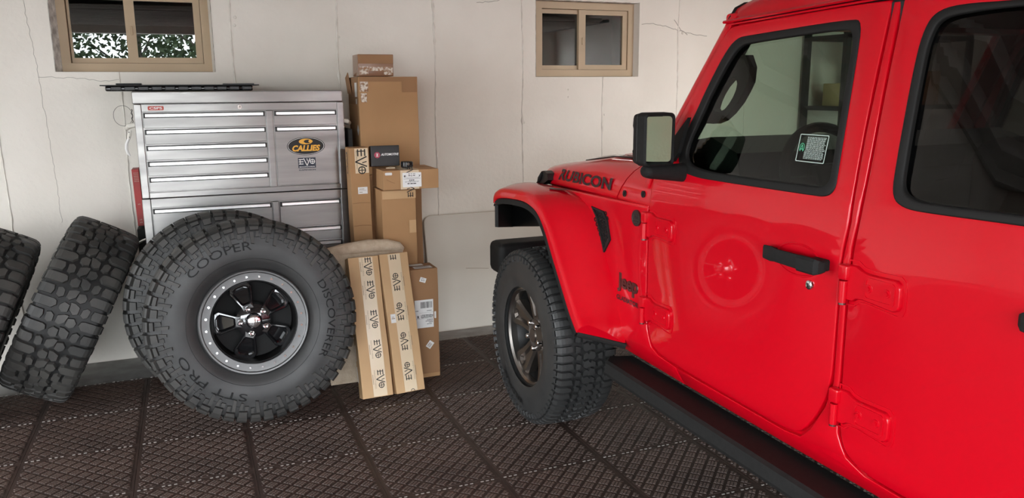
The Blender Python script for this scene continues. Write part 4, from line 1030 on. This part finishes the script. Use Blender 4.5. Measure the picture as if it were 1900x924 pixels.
hood = hood_part('hood', [2.738, 2.742, 2.80, 2.95, 3.1, 3.25, 3.36, 3.42, 3.451, 3.49, 3.54, 3.60, 3.65, 3.70, 3.74, 3.77, 3.79, 3.80], .75)
cowl = hood_part('cowl', [2.470, 2.474, 2.55, 2.64, 2.726, 2.730], .75)
def hoodx(y, z):
    s_ = hood_sec(y)
    for (xa, za), (xb, zb) in zip(s_[2:9], s_[3:10]):
        if za <= z <= zb: return xa + (xb - xa) * (z - za) / (zb - za)
    return s_[2][0]
b = MB(); vs, fs, tw, th = text_geo('RUBICON', 1.0, .035)
def hood_letter(x, y):
    yy = 3.052 - x * .545 / tw; zc = 1.157 + (3.05 - yy) * .020; z = zc + y * (.050 if yy > 2.9 else .050) / th
    yy -= (z - zc) * .12
    return Vector((hoodx(yy, z) - .004, yy, z))
b.add([hood_letter(x, y) for x, y in vs], fs); b.build('hood_lettering', M['decal'], hood, smooth=False).parent = hood
b = MB()
for y0, y1, xo in ((2.78, 3.18, .12), (2.80, 3.10, .165)):
    b.add([Vector((hood_sec(y)[8][0] - .17 + xo + w * .018, y, hood_sec(y)[8][1] - .004 + (.010 if xo < .15 else .006))) for y in (y0, (y0 + y1) / 2, y1) for w in (0, 1)], [(0, 1, 3, 2), (2, 3, 5, 4)])
b.tube([(hood_sec(y)[7][0] + .02, y, hood_sec(y)[7][1] + .004) for y in (3.28, 3.15, 3.0, 2.85, 2.76)], [.002, .004, .005, .005, .003], 6)  # black tube stands in for the shadow line along the hood fold
b.build('hood_vent_fold_shade', M['black'], hood, smooth=False)
b = MB(); xh = 1.583                       # rubber hood latch
b.prism([(3.440, 1.158), (3.400, 1.148), (3.395, 1.118), (3.45, 1.093), (3.52, 1.080), (3.528, 1.094), (3.485, 1.110), (3.467, 1.153)], xh - .028, xh + .012, lambda y, z, x: Vector((x, y, z)))
lt = b.build('hood_latch', M['black'], truck, smooth=False)
b = MB(); b.tube([(xh - .030, 3.455, 1.148), (xh - .034, 3.475, 1.118), (xh - .026, 3.51, 1.093)], [.006, .010, .006], 8); b.build('latch_strap', M['seal'], truck).parent = lt
for y, z in ((2.662, 1.140), (2.515, 1.155)):
    b = MB(); x = hoodx(y, z); b.cyl((x + .004, y, z), (x - .004, y, z), .0125, 18); b.cyl((x - .004, y, z), (x - .007, y, z), .006, 12); b.build('rubber_plug', M['black'], cowl)

# fender flare
trimc = [(3.604, .988), (3.606, 1.004), (3.55, 1.022), (3.42, 1.036), (3.264, 1.043), (3.157, 1.031), (3.085, 1.003), (3.018, .943), (2.94, .844), (2.87, .758), (2.795, .666), (2.750, .618), (2.728, .598), (2.715, .586)]
cont = [(3.995, .992), (3.99, 1.012), (3.85, 1.045), (3.60, 1.083), (3.36, 1.099), (3.12, 1.099), (2.99, 1.074), (2.905, 1.035), (2.83, .955), (2.785, .875), (2.715, .770), (2.670, .660), (2.645, .60), (2.632, .540)]
TC, CC = catmull([Vector(p) for p in trimc], 5), catmull([Vector(p) for p in cont], 5)
XO = 1.368
def flare_geo():
    secs = []
    for i in range(len(TC)):
        a = TC[max(i - 1, 0)]; c = TC[min(i + 1, len(TC) - 1)]; e = (c - a).normalized(); nrm = Vector((e.y, -e.x))
        if nrm.dot(Vector((-.3, 1)) if TC[i].x < 3.0 else Vector((.3, 1))) < 0: nrm = -nrm
        t, q = TC[i], CC[i]
        xq = XD + .012 if q.x < 3.42 else XD + .012 + (q.x - 3.42) * .20
        top = t + nrm * .050
        A = [(XO + .006, t), (XO, t + nrm * .004), (XO + .002, t + nrm * .026), (XO + .008, t + nrm * .040), (XO + .020, t + nrm * .0485)]
        st = Vector((XO + .036, *(top + nrm * .003)))
        en = Vector((xq, q.x, q.y)); sec = [Vector((x, p.x, p.y)) for x, p in A] + [st]
        for k in (.2, .45, .7, .9, 1.0): 
            p = st.lerp(en, k); bulge = .012 * math.sin(PI * k)
            sec.append(Vector((p.x, p.y + nrm.x * bulge, p.z + nrm.y * bulge)))
        secs.append(sec)
    return secs
for sgn in (1, -1):
    mx = (lambda v: v) if sgn > 0 else (lambda v: Vector((2 * XC - v.x, v.y, v.z)))
    secs = flare_geo(); n = len(secs[0]); b = MB()
    b.add([mx(v) for s_ in secs for v in s_], [(i * n + j, i * n + j + 1, (i + 1) * n + j + 1, (i + 1) * n + j) for i in range(len(secs) - 1) for j in range(n - 1)])
    # closing faces at the low rear end
    b.add([mx(v) for v in secs[-1]], [tuple(range(n))])
    fl = b.build('fender_flare', M['red'], truck, angle=50)
    b = MB()                                             # black edge trim and inner liner below the lip
    vs = []
    for i, (t, s_) in enumerate(zip(TC, secs)):
        a = TC[max(i - 1, 0)]; c = TC[min(i + 1, len(TC) - 1)]; e = (c - a).normalized(); nr = Vector((e.y, -e.x))
        if nr.dot(Vector((-.3, 1)) if t.x < 3.0 else Vector((.3, 1))) < 0: nr = -nr
        lo = t - nr * .026
        vs += [Vector((XO + .004, t.x, t.y)), Vector((XO - .001, t.x - nr.x * .004, t.y - nr.y * .004)), Vector((XO + .002, lo.x, lo.y)), Vector((XO + .018, lo.x, lo.y)), Vector((XO + .022, t.x, t.y)),
               Vector((XO + .06, t.x + nr.x * .02, t.y + nr.y * .02)), Vector((s_[-1].x + .02, CC[i].x - nr.x * .02, CC[i].y - nr.y * .02)), Vector((s_[-1].x + .16, CC[i].x - nr.x * .06, CC[i].y - nr.y * .06))]
    b.add([mx(v) for v in vs], [(i * 8 + j, i * 8 + j + 1, (i + 1) * 8 + j + 1, (i + 1) * 8 + j) for i in range(len(TC) - 1) for j in range(7)])
    b.build('flare_trim', M['trim'], fl, angle=40)
    b = MB(); A_, B_ = secs[-1][0], secs[-1][-1]           # black strip under the low rear edge
    b.tube([mx(A_ + Vector((0, 0, -.004))), mx(A_.lerp(B_, .5) + Vector((0, -.004, -.004))), mx(B_ + Vector((0, 0, -.006)))], .012, 8); b.build('flare_end_strip', M['trim'], fl)
    b = MB(); fpts = [(XO + .004, 3.618, .995), (XO + .004, 3.618, .872), (1.60, 3.985, .800), (1.60, 3.985, .985)]
    b.add([mx(Vector(p)) for p in fpts] + [mx(Vector(p) + Vector((.012, -.014, 0))) for p in fpts], [(0, 1, 2, 3), (7, 6, 5, 4), (0, 4, 5, 1), (1, 5, 6, 2), (2, 6, 7, 3), (3, 7, 4, 0)]); b.build('flare_front_lip', M['trim'], fl, smooth=False)
    b = MB(); b.prism([(3.985, 1.0), (3.985, .800), (3.61, .860), (3.20, .935), (3.05, .925), (3.0, .99), (3.05, 1.06), (3.6, 1.06)], 0, .012, lambda y, z, w: mx(Vector((1.60 + w, y, z)))); b.build('wheel_well_liner', M['black'], fl, smooth=False)
# marker recess on top of the flare
b = MB(); fr = lambda y, x: Vector((x, y, 1.103 - abs(x - 1.47) * .02))
b.add([Vector((1.455, 3.16, 1.1065)), Vector((1.515, 3.05, 1.1105)), Vector((1.515, 3.12, 1.1105)), Vector((1.475, 3.20, 1.107))], [(0, 1, 2, 3)]); b.build('flare_marker', M['black'], truck, smooth=False)

# vent, badges and nameplates on the fender
vo = [(2.905, 1.060), (2.800, 1.052), (2.768, 1.020), (2.742, .945), (2.792, .885), (2.822, .945), (2.862, 1.020)]
b = MB(); fy = lambda y, z, w: Vector((XD - w, y, z))
b.ringprism(vo, inset(vo, .010), -.002, .007, fy); vent = b.build('fender_vent', M['trim'], truck, smooth=False)
b = MB(); b.prism(inset(vo, .009), -.001, .001, fy); b.build('vent_backing', M['black'], vent, smooth=False)
b = MB()
for i in range(9):
    for j in range(5):
        y = 2.90 - j * .028 - (i % 2) * .014; z = 1.045 - i * .018
        if 2.755 + (0 if z > .95 else .03) < y < 2.90 - (1.05 - z) * .62: b.ringprism(circle(y, z, .010, 6), circle(y, z, .0072, 6), .001, .004, fy)
o = b.build('vent_mesh', M['trim'], vent, smooth=False); o['kind'] = 'stuff'
b = MB(); b.cyl((XD + .002, 2.546, 1.062), (XD - .005, 2.546, 1.062), .031, 36); bg = b.build('round_badge', M['bronze'], truck)
b = MB()
b.lathe([(.0265, 0), (.028, .0018), (.0305, .0018), (.0305, 0)], 36, Matrix.Translation((XD - .005, 2.546, 1.062)) @ Matrix.Rotation(-PI / 2, 4, 'Y'))
for i, (yy, zz_, w, hh) in enumerate(((0, .012, .030, .004), (-.006, .002, .012, .010), (.010, .002, .010, .012), (.002, -.012, .034, .005), (0, -.020, .02, .003))): b.box(XD - .0068, XD - .004, 2.546 + yy - w / 2, 2.546 + yy + w / 2, 1.062 + zz_ - hh / 2, 1.062 + zz_ + hh / 2)
b.build('badge_relief', M['decal'], bg, smooth=False)
b = MB(); f = lambda x, y, z: Vector((XD - .0045 - z, 2.602 - x, .790 + y))
vs, fs, tw, th = text_geo('Jeep', 1.0, .03)
k1, k2 = .152 / tw, .078 / th
v0 = [f(x * k1, y * k2, 0) for x, y in vs]; v1 = [v + Vector((.0045, 0, 0)) for v in v0]; nv = len(vs)
ed = {}
for q in fs:
    for i in range(len(q)):
        e = (q[i], q[(i + 1) % len(q)]); ed[e] = 1
b.add(v0 + v1, list(fs) + [(a, c, c + nv, a + nv) for a, c in ed if (c, a) not in ed]); b.build('nameplate', M['bronze'], truck, smooth=False)
b = MB(); vs, fs, tw, th = text_geo('GLADIATOR', 1.0, .03)
b.add([Vector((XD - .003, 2.602 - x * .165 / tw, .728 + y * .020 / th)) for x, y in vs], fs); b.build('model_lettering', M['decal'], truck, smooth=False)

# hinges
def hinge(parent, y, z, small):
    ln = .165; zc = z
    P = [(0, .045), (.028, .046), (.048, .036), (.066, .033), (.150, .035), (.162, .027), (.166, .012), (.166, -.026), (.160, -.038), (.148, -.043), (.055, -.036), (.035, -.038), (.022, -.047), (0, -.048)]
    b = MB(); fr = lambda a, c, w: Vector((XD - w, y - a, zc + c)); n = len(P)
    lv = [(P, -.002), (P, .006), (inset(P, .003), .010)]
    b.add([fr(a, c, w) for Q, w in lv for a, c in Q], [(q * n + i, q * n + (i + 1) % n, (q + 1) * n + (i + 1) % n, (q + 1) * n + i) for q in range(2) for i in range(n)] + [tuple(range(2 * n, 3 * n))])
    h = b.build('door_hinge', M['red'], parent, angle=40)
    b = MB(); b.ringprism(rrect(.060, .152, -.030, .026, .010, 3), rrect(.064, .148, -.026, .022, .008, 3), .010, .0125, fr); b.build('hinge_rib', M['red'], h)
    b = MB(); b.cyl((XD - .014, y + .006, zc - .055), (XD - .014, y + .006, zc + .002), .0105, 16); b.build('hinge_barrel', M['red'], h)
    b = MB(); b.cyl((XD - .014, y + .006, zc - .060), (XD - .014, y + .006, zc - .055), .0095, 16); b.build('hinge_pin', M['bronze'], h)
    b = MB(); b.box(XD - .022, XD + .002, y - .010, y + .024, zc + .004, zc + .044, .007, 2); b.build('hinge_knuckle', M['red'], h)
    for a in (.072, .128):
        b = MB(); b.cyl(fr(a, -.002, .009), fr(a, -.002, .0125), .0115, 16, .010); b.cyl(fr(a, -.002, .0125), fr(a, -.002, .016), .0065, 6); b.build('hinge_bolt', M['red'], h)
    b = MB(); Q = [(a + (.008 if a > .05 else 0), c * 1.2) for a, c in P]; b.ringprism([(a, c) for a, c in inset(Q, -.004)], Q, .0, .002, fr); b.build('hinge_recess', M['red'], h)
hinge(DOOR, 2.466, 1.052, 0); hinge(DOOR, 2.466, .733, 0); hinge(RDOOR, 1.503, 1.050, 0); hinge(RDOOR, 1.503, .718, 0)

# door handles
def door_handle(parent, y0, label=None):
    b = MB()                                                 # y0 = forward end, runs rearward 0.25
    st = [(0, .010, .012), (.012, .020, .019), (.05, .026, .021), (.07, .030, .018), (.15, .034, .019), (.168, .036, .019), (.172, .042, .0215), (.235, .042, .0215), (.246, .034, .017), (.250, .020, .012)]
    vs = []
    for a, out, hz in st:
        for x, z in ((-.6, -1), (-.15, -1.0), (0, -.75), (0, .65), (-.2, 1), (-.6, 1)): vs.append(Vector((XD - .012 - out * (1 + x * .55) + (0), y0 - a, 1.076 + z * hz)))
    n = 6; b.add(vs, [(i * n + j, i * n + (j + 1) % n, (i + 1) * n + (j + 1) % n, (i + 1) * n + j) for i in range(len(st) - 1) for j in range(n)] + [tuple(range(n)), tuple(range((len(st) - 1) * n, len(st) * n))])
    h = b.build('door_handle', M['trim'], parent, angle=30)
    b = MB(); b.box(XD - .03, XD + .002, y0 - .04, y0 - .006, 1.064, 1.088, .004); b.box(XD - .03, XD + .002, y0 - .24, y0 - .19, 1.062, 1.092, .004); b.build('handle_base', M['trim'], h)
    b = MB(); b.tube([(XD - .001, y0 - .12 + .085 * math.cos(t), 1.070 + .044 * math.sin(t)) for t in [i * PI / 20 for i in range(40)]], .003, 6, True); b.build('handle_cup', M['red'], h)
    return h
door_handle(DOOR, 1.812); door_handle(RDOOR, 1.040)
b = MB(); b.lathe([(0, .0), (0, .006), (.009, .006), (.0125, .004), (.014, 0)], 24, Matrix.Translation((XD - .001, 1.640, 1.010)) @ Matrix.Rotation(-PI / 2, 4, 'Y')); lk = b.build('door_lock', M['chrome'], DOOR)
b = MB(); b.box(XD - .0082, XD - .0068, 1.638, 1.642, 1.005, 1.015); b.build('keyhole', M['black'], lk, smooth=False)

# side mirror
mr = bpy.data.objects.new('side_mirror', None)
b = MB(); yf = 2.262
face = rrect(1.384, 1.503, 1.283, 1.458, .018, 5)
lv = [(inset(face, .012), yf + .006), (inset(face, .006), yf - .002), (face, yf + .004), (inset(face, -.001), yf + .045), (inset(face, .005), yf + .080), (inset(face, .020), yf + .104), (inset(face, .045), yf + .112)]
n = len(face); slx = lambda y: 0.0
b.add([Vector((x + slx(y) * (1.5 - x) / .12, y, z)) for Q, y in lv for x, z in Q], [(q * n + i, q * n + (i + 1) % n, (q + 1) * n + (i + 1) % n, (q + 1) * n + i) for q in range(len(lv) - 1) for i in range(n)] + [tuple(range((len(lv) - 1) * n, len(lv) * n))])
MH = b.build('side_mirror', M['trim'], truck, angle=35)
b = MB(); ax = MB()
gq = rrect(1.394, 1.490, 1.297, 1.447, .012, 4); ct = Vector((1.442, yf + .0065, 1.372))
mrot = Matrix.Rotation(math.radians(-19.5), 3, 'Z') @ Matrix.Rotation(math.radians(2), 3, 'X')
b.prism([(x - 1.442, z - 1.372) for x, z in gq], .0, .002, lambda x, z, w: ct + Vector((0, .006, 0)) + mrot @ Vector((x * .97, w, z))); b.build('mirror_glass', M['mirror'], truck, smooth=False).parent = MH
b = MB(); b.tube([(x + .0, yf + .048 + .012 * (abs(z - 1.37) < .055), z) for x, z in face], .0014, 5, True); b.build('shell_seam', M['black'], truck).parent = MH
b = MB(); b.box(1.395, 1.570, yf - .008, yf + .055, 1.222, 1.282, .020, 3)
for i, v in enumerate(b.v):
    x, y, z = v
    b.v[i] = (x, y, z + (.022 * (1.57 - x) / .17 if z < 1.25 else .004))
b.build('mirror_arm', M['trim'], truck).parent = MH
b = MB(); tri = [(2.425, 1.285), (2.325, 1.290), (2.305, 1.32), (2.285, 1.44)]
b.prism(tri, 0, .014, lambda y, z, w: Vector((bx(z) - .004 - w, y, z))); b.build('mirror_sail', M['seal'], DOOR, smooth=False)
# sticker on the driver's glass
def gl(a, c, w=0):
    o = Vector((0, 1.765, 1.3350)); y = o.y - a; z = o.z + c; return Vector((bx(z) + .0065 - w, y, z))
b = MB(); sw, sh = .108, .075
b.ringprism(rrect(0, sw, 0, sh, .003, 2), rrect(.0022, sw - .0022, .0022, sh - .0022, .002, 2), 0, .0005, gl); st = b.build('glass_sticker', M['greydecal'], GLASS, smooth=False)
b = MB(); rnd = random.Random(3)
for i in range(19):
    z = .0665 - i * .0032; x = .030 if i < 12 else .027
    while x < sw - .012: w_ = rnd.uniform(.004, .012); b.add([gl(x, z), gl(min(sw - .006, x + w_), z), gl(min(sw - .006, x + w_), z + .0014), gl(x, z + .0014)], [(0, 1, 2, 3)]); x += w_ + .0016
b.build('sticker_text', M['greydecal'], st, smooth=False)
b = MB(); O = [(.0150 + .0095 * math.cos(t), .038 + .0125 * math.sin(t)) for t in [math.radians(-60 + 300 * i / 24) for i in range(25)]]
I = [(.0150 + .0078 * math.cos(t), .038 + .0108 * math.sin(t)) for t in [math.radians(-60 + 300 * i / 24) for i in range(25)]]
b.add([gl(*p) for p in O + I], [(i, i + 1, 25 + i + 1, 25 + i) for i in range(24)])
for a, c in (((.0095, .030), (.0150, .046)), ((.0205, .030), (.0150, .046)), ((.012, .034), (.018, .034))): stroke(b, a, c, .0018, gl, 0, .0004)
b.build('sticker_emblem', M['greenprint'], st, smooth=False)

# rock rail below the sill
b = MB(); P = [(1.62, .462), (1.482, .474), (1.470, .466), (1.466, .428), (1.474, .412), (1.60, .400), (1.62, .41)]
n = len(P); vs = [Vector((x + (.035 if k == 0 and x < 1.5 else 0), y, z)) for k, y in enumerate((2.700, 2.655, 2.6, .2)) for x, z in P]
b.add(vs, [(q * n + i, q * n + (i + 1) % n, (q + 1) * n + (i + 1) % n, (q + 1) * n + i) for q in range(3) for i in range(n)] + [tuple(range(n)), tuple(range(3 * n, 4 * n))]); b.build('rock_rail', M['trim'], truck, angle=25)
# front bumper, nose and underbody
b = MB(); b.box(1.475, 3.165, 3.82, 4.0, .565, .738, .035, 3); b.build('front_bumper', M['trim'], truck)
b = MB(); b.box(1.78, 2.86, 3.30, 3.86, .62, 1.085, .03, 2); b.build('grille_shell', M['red'], truck)
b = MB(); b.box(1.66, 2.98, -1.8, 3.7, .44, .60, .01); b.box(1.70, 2.94, 2.5, 3.3, .6, 1.09); b.box(1.60, 3.04, .2, 2.46, .52, .60); b.build('underbody', M['inside'], truck, smooth=False)
b = MB(); b.cyl((1.60, 3.265, .42), (3.04, 3.265, .42), .05, 12); b.cyl((1.60, -.22, .42), (3.04, -.22, .42), .05, 12); b.build('axle', M['inside'], truck)
# cabin
b = MB(); b.box(1.62, 3.02, 2.06, 2.40, .62, 1.27, .05, 3); b.prism([(2.06, 1.2), (2.10, 1.33), (2.24, 1.375), (2.34, 1.36), (2.44, 1.27), (2.47, 1.0)], 1.63, 3.01, lambda y, z, x: Vector((x, y, z))); b.build('dashboard', M['inside'], truck)
b = MB(); b.box(1.68, 2.96, .24, 2.15, 1.745, 1.765); b.build('headliner', M['inside'], truck, smooth=False)
b = MB(); b.box(1.60, 3.04, .24, 2.3, .60, .66); b.box(1.62, 3.02, .24, .30, .6, 1.72); b.build('cabin_floor', M['inside'], truck, smooth=False)
for x in (1.93, 2.71):
    for y, dz in ((1.22, 0), (.40, .02)):
        b = MB(); b.box(x - .25, x + .25, y + .06, y + .58, .66, .92 + dz, .05, 3); b.box(x - .24, x + .24, y - .05, y + .12, .85, 1.42 + dz, .05, 3)
        b.box(x - .13, x + .13, y - .06, y + .05, 1.44 + dz, 1.62 + dz, .04, 3); b.build('seat', M['inside'], truck)
sm = Matrix.Translation((1.95, 2.02, 1.235)) @ Matrix.Rotation(math.radians(68), 4, 'X')
b = MB(); b.tube([sm @ Vector((.185 * math.cos(2 * PI * i / 40), .185 * math.sin(2 * PI * i / 40), 0)) for i in range(40)], .017, 10, True); swl = b.build('steering_wheel', M['inside'], truck)
b = MB(); b.box(-.07, .07, -.06, .06, -.03, .02, .02, 2, mat=sm); b.box(-.18, .18, -.022, .022, -.012, .006, .006, mat=sm); b.box(-.02, .02, -.18, -.04, -.012, .006, .006, mat=sm); b.cyl(sm @ Vector((0, 0, -.02)), sm @ Vector((0, 0, -.25)), .04, 12); b.build('wheel_hub', M['inside'], truck).parent = swl
b = MB(); go = [(2.300, 1.455), (2.285, 1.505), (2.262, 1.565), (2.225, 1.612), (2.190, 1.640), (2.110, 1.638), (2.088, 1.600), (2.092, 1.555), (2.112, 1.525), (2.140, 1.490), (2.180, 1.455), (2.220, 1.430), (2.262, 1.418), (2.300, 1.418)]
gi = [(2.268, 1.468), (2.258, 1.492), (2.243, 1.515), (2.220, 1.540), (2.192, 1.560), (2.168, 1.571), (2.153, 1.566), (2.145, 1.550), (2.150, 1.530), (2.164, 1.507), (2.182, 1.486), (2.204, 1.468), (2.230, 1.459), (2.256, 1.459)]
b.ringprism(go, gi, 1.652, 1.682, lambda y, z, x: Vector((x, y, z))); b.build('grab_handle', M['inside'], truck, smooth=False)
b = MB()
for z0, z1 in zip(zz[1:-1], zz[2:]):
    b.add([Vector((bx(z) + dx, dl(z) + dy, z)) for z in (z0, z1) for dx, dy in ((.035, -.03), (.035, .03), (.10, .03), (.10, -.02))], [(0, 1, 5, 4), (1, 2, 6, 5), (2, 3, 7, 6), (3, 0, 4, 7)])
b.build('pillar_trim', M['inside'], truck)
b = MB(); b.box(2.24, 2.42, 2.17, 2.20, 1.60, 1.67, .012, 2); b.build('rear_view_mirror', M['inside'], truck)
for sx in (0, 1):
    for yy in (1.50, .46):
        b = MB(); x0 = 1.64 if not sx else 2 * XC - 1.69; b.box(x0, x0 + .05, yy - .03, yy + .05, 1.2, 1.75, .01); b.build('inner_pillar', M['inside'], truck)
# front wheel with all-terrain tire
ATR, ATX = .412, 1.362
at = Tire(ATR, .124, .141, .222, .014)
at_pat = [([(.074, .06), (.092, .03), (.136, .03), (.136, .40), (.092, .42), (.078, .36), (.070, .22)], .014, .88), ([(.070, .56), (.090, .53), (.136, .53), (.136, .90), (.078, .93), (.072, .80)], .014, .88),
          ([(.040, .02), (.064, .08), (.062, .30), (.052, .42), (.036, .30)], .014, .86), ([(.042, .50), (.062, .44), (.064, .70), (.062, .90), (.038, .80)], .014, .86),
          ([(.004, .10), (.030, .04), (.030, .34), (.012, .48), (.002, .36)], .014, .86), ([(-.010, .56), (.020, .50), (.032, .66), (.026, .96), (.006, 1.04), (-.006, .84)], .014, .86),
          ([(.138, .05), (.165, .08), (.163, .34), (.138, .40)], .010, .86), ([(.138, .54), (.158, .56), (.160, .82), (.138, .90)], .010, .86)]
def truck_wheel(y):
    e = bpy.data.objects.new('front_wheel' if y > 1 else 'rear_wheel', None); COL.objects.link(e); e.parent = truck
    rot = frame_from((-1, 0, 0), (0, 0, 1)).to_4x4(); rot.translation = (ATX + .141 - XC, y - 1.2, ATR - .001); e.matrix_local = rot
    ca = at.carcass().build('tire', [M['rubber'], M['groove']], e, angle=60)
    at.tread(at_pat, 34, [.045, .08, .108, .122, .131, .138, .15]).build('tread', M['rubber'], e, smooth=False)
    zf = .105
    b = MB(); b.lathe([(.214, -.14), (.216, zf - .03), (.214, zf + .002), (.222, zf + .012), (.232, zf + .012), (.236, zf + .004), (.236, zf - .02)], 72)
    b.build('rim_lip', M['machined'], e, angle=40)
    b = MB(); b.lathe([(.215, zf - .03), (.20, zf - .10), (.16, zf - .13), (0, zf - .13)], 48); b.build('rim_well', M['black'], e)
    for k in range(5):
        a = PI / 2 + k * 2 * PI / 5; ca_, sa = math.cos(a), math.sin(a)
        fr = lambda x, y_, z: Vector((x * ca_ - y_ * sa, x * sa + y_ * ca_, zf + z - .040 + .030 * (x / .215) ** 2))
        P = [(.035, -.035), (.08, -.038), (.15, -.052), (.215, -.078), (.217, -.04), (.217, .04), (.215, .078), (.15, .052), (.08, .038), (.035, .035)]; n = len(P)
        Q = [(x, yy * .80) for x, yy in P]; G = [(.09, -.008), (.10, -.012), (.15, -.018), (.20, -.030), (.208, -.012), (.208, .012), (.20, .030), (.15, .018), (.10, .012), (.09, .008)]
        G2 = [(x, yy * .6) for x, yy in G]
        lv = [(P, -.05), (P, -.012), (Q, 0), (G, 0.0), (G2, -.016)]
        b = MB(); b.add([fr(x, yy, z) for R_, z in lv for x, yy in R_], [(q * n + i, q * n + (i + 1) % n, (q + 1) * n + (i + 1) % n, (q + 1) * n + i) for q in range(4) for i in range(n)] + [tuple(range(4 * n, 5 * n))])
        b.build('spoke', M['bronze'], e, angle=25)
    b = MB(); b.lathe([(0, zf - .018), (.032, zf - .018), (.036, zf - .024), (.075, zf - .034), (.08, zf - .06)], 40); b.build('hub', M['bronze'], e)
    for k in range(5):
        a = PI / 2 + (k + .5) * 2 * PI / 5; b = MB(); b.lathe([(.012, 0), (.012, .018), (.008, .022), (0, .022)], 12, Matrix.Translation((.0635 * math.cos(a), .0635 * math.sin(a), zf - .036))); b.build('lug_nut', M['chrome'], e)
    b = MB(); at.arc_text(b, 'WILDPEAK', -112, .315, .030, 1.3); b.build('raised_lettering', M['letter'], e, smooth=False)
truck_wheel(3.262); truck_wheel(-.225)

# shelf with boxes in the far corner, seen through the cab glass
sh = thing('storage_shelf', 'dark metal storage shelf against the back wall, seen through the truck glass', 'shelf', (5.1, 4.78, -.014))
for x in (-.62, .62):
    for y in (-.2, .2):
        b = MB(); b.box(x - .02, x + .02, y - .02, y + .02, 0, 1.95); b.build('post', M['inside'], sh, smooth=False)
for z in (.35, .88, 1.41, 1.93):
    b = MB(); b.box(-.64, .64, -.22, .22, z - .03, z); b.build('shelf_board', M['inside'], sh, smooth=False)
for k, (x, w_, h_, mt, lab) in enumerate(((4.72, .28, .17, 'wood', 'yellowish carton on the shelf behind the truck, nearest the post'), (5.02, .24, .22, 'card', 'brown carton on the shelf behind the truck, middle of its row'), (5.36, .30, .26, 'card_dark', 'dark carton at the right end of the shelf behind the truck'))):
    b = MB(); b.box(x - w_ / 2, x + w_ / 2, 4.64, 4.90, 1.397, 1.397 + h_, .004); tag(b.build('carton', M[mt], None, loc=(x, 4.77, 1.397)), lab, 'box', 'cartons on the corner shelf')
b = MB(); b.cyl((4.80, 4.77, 1.568), (4.80, 4.77, 1.89), .075, 24); tag(b.build('paper_roll', M['wood'], None, loc=(4.80, 4.77, 1.568)), 'upright yellowish paper roll on the shelf behind the truck', 'roll')
bpy.context.view_layer.update()
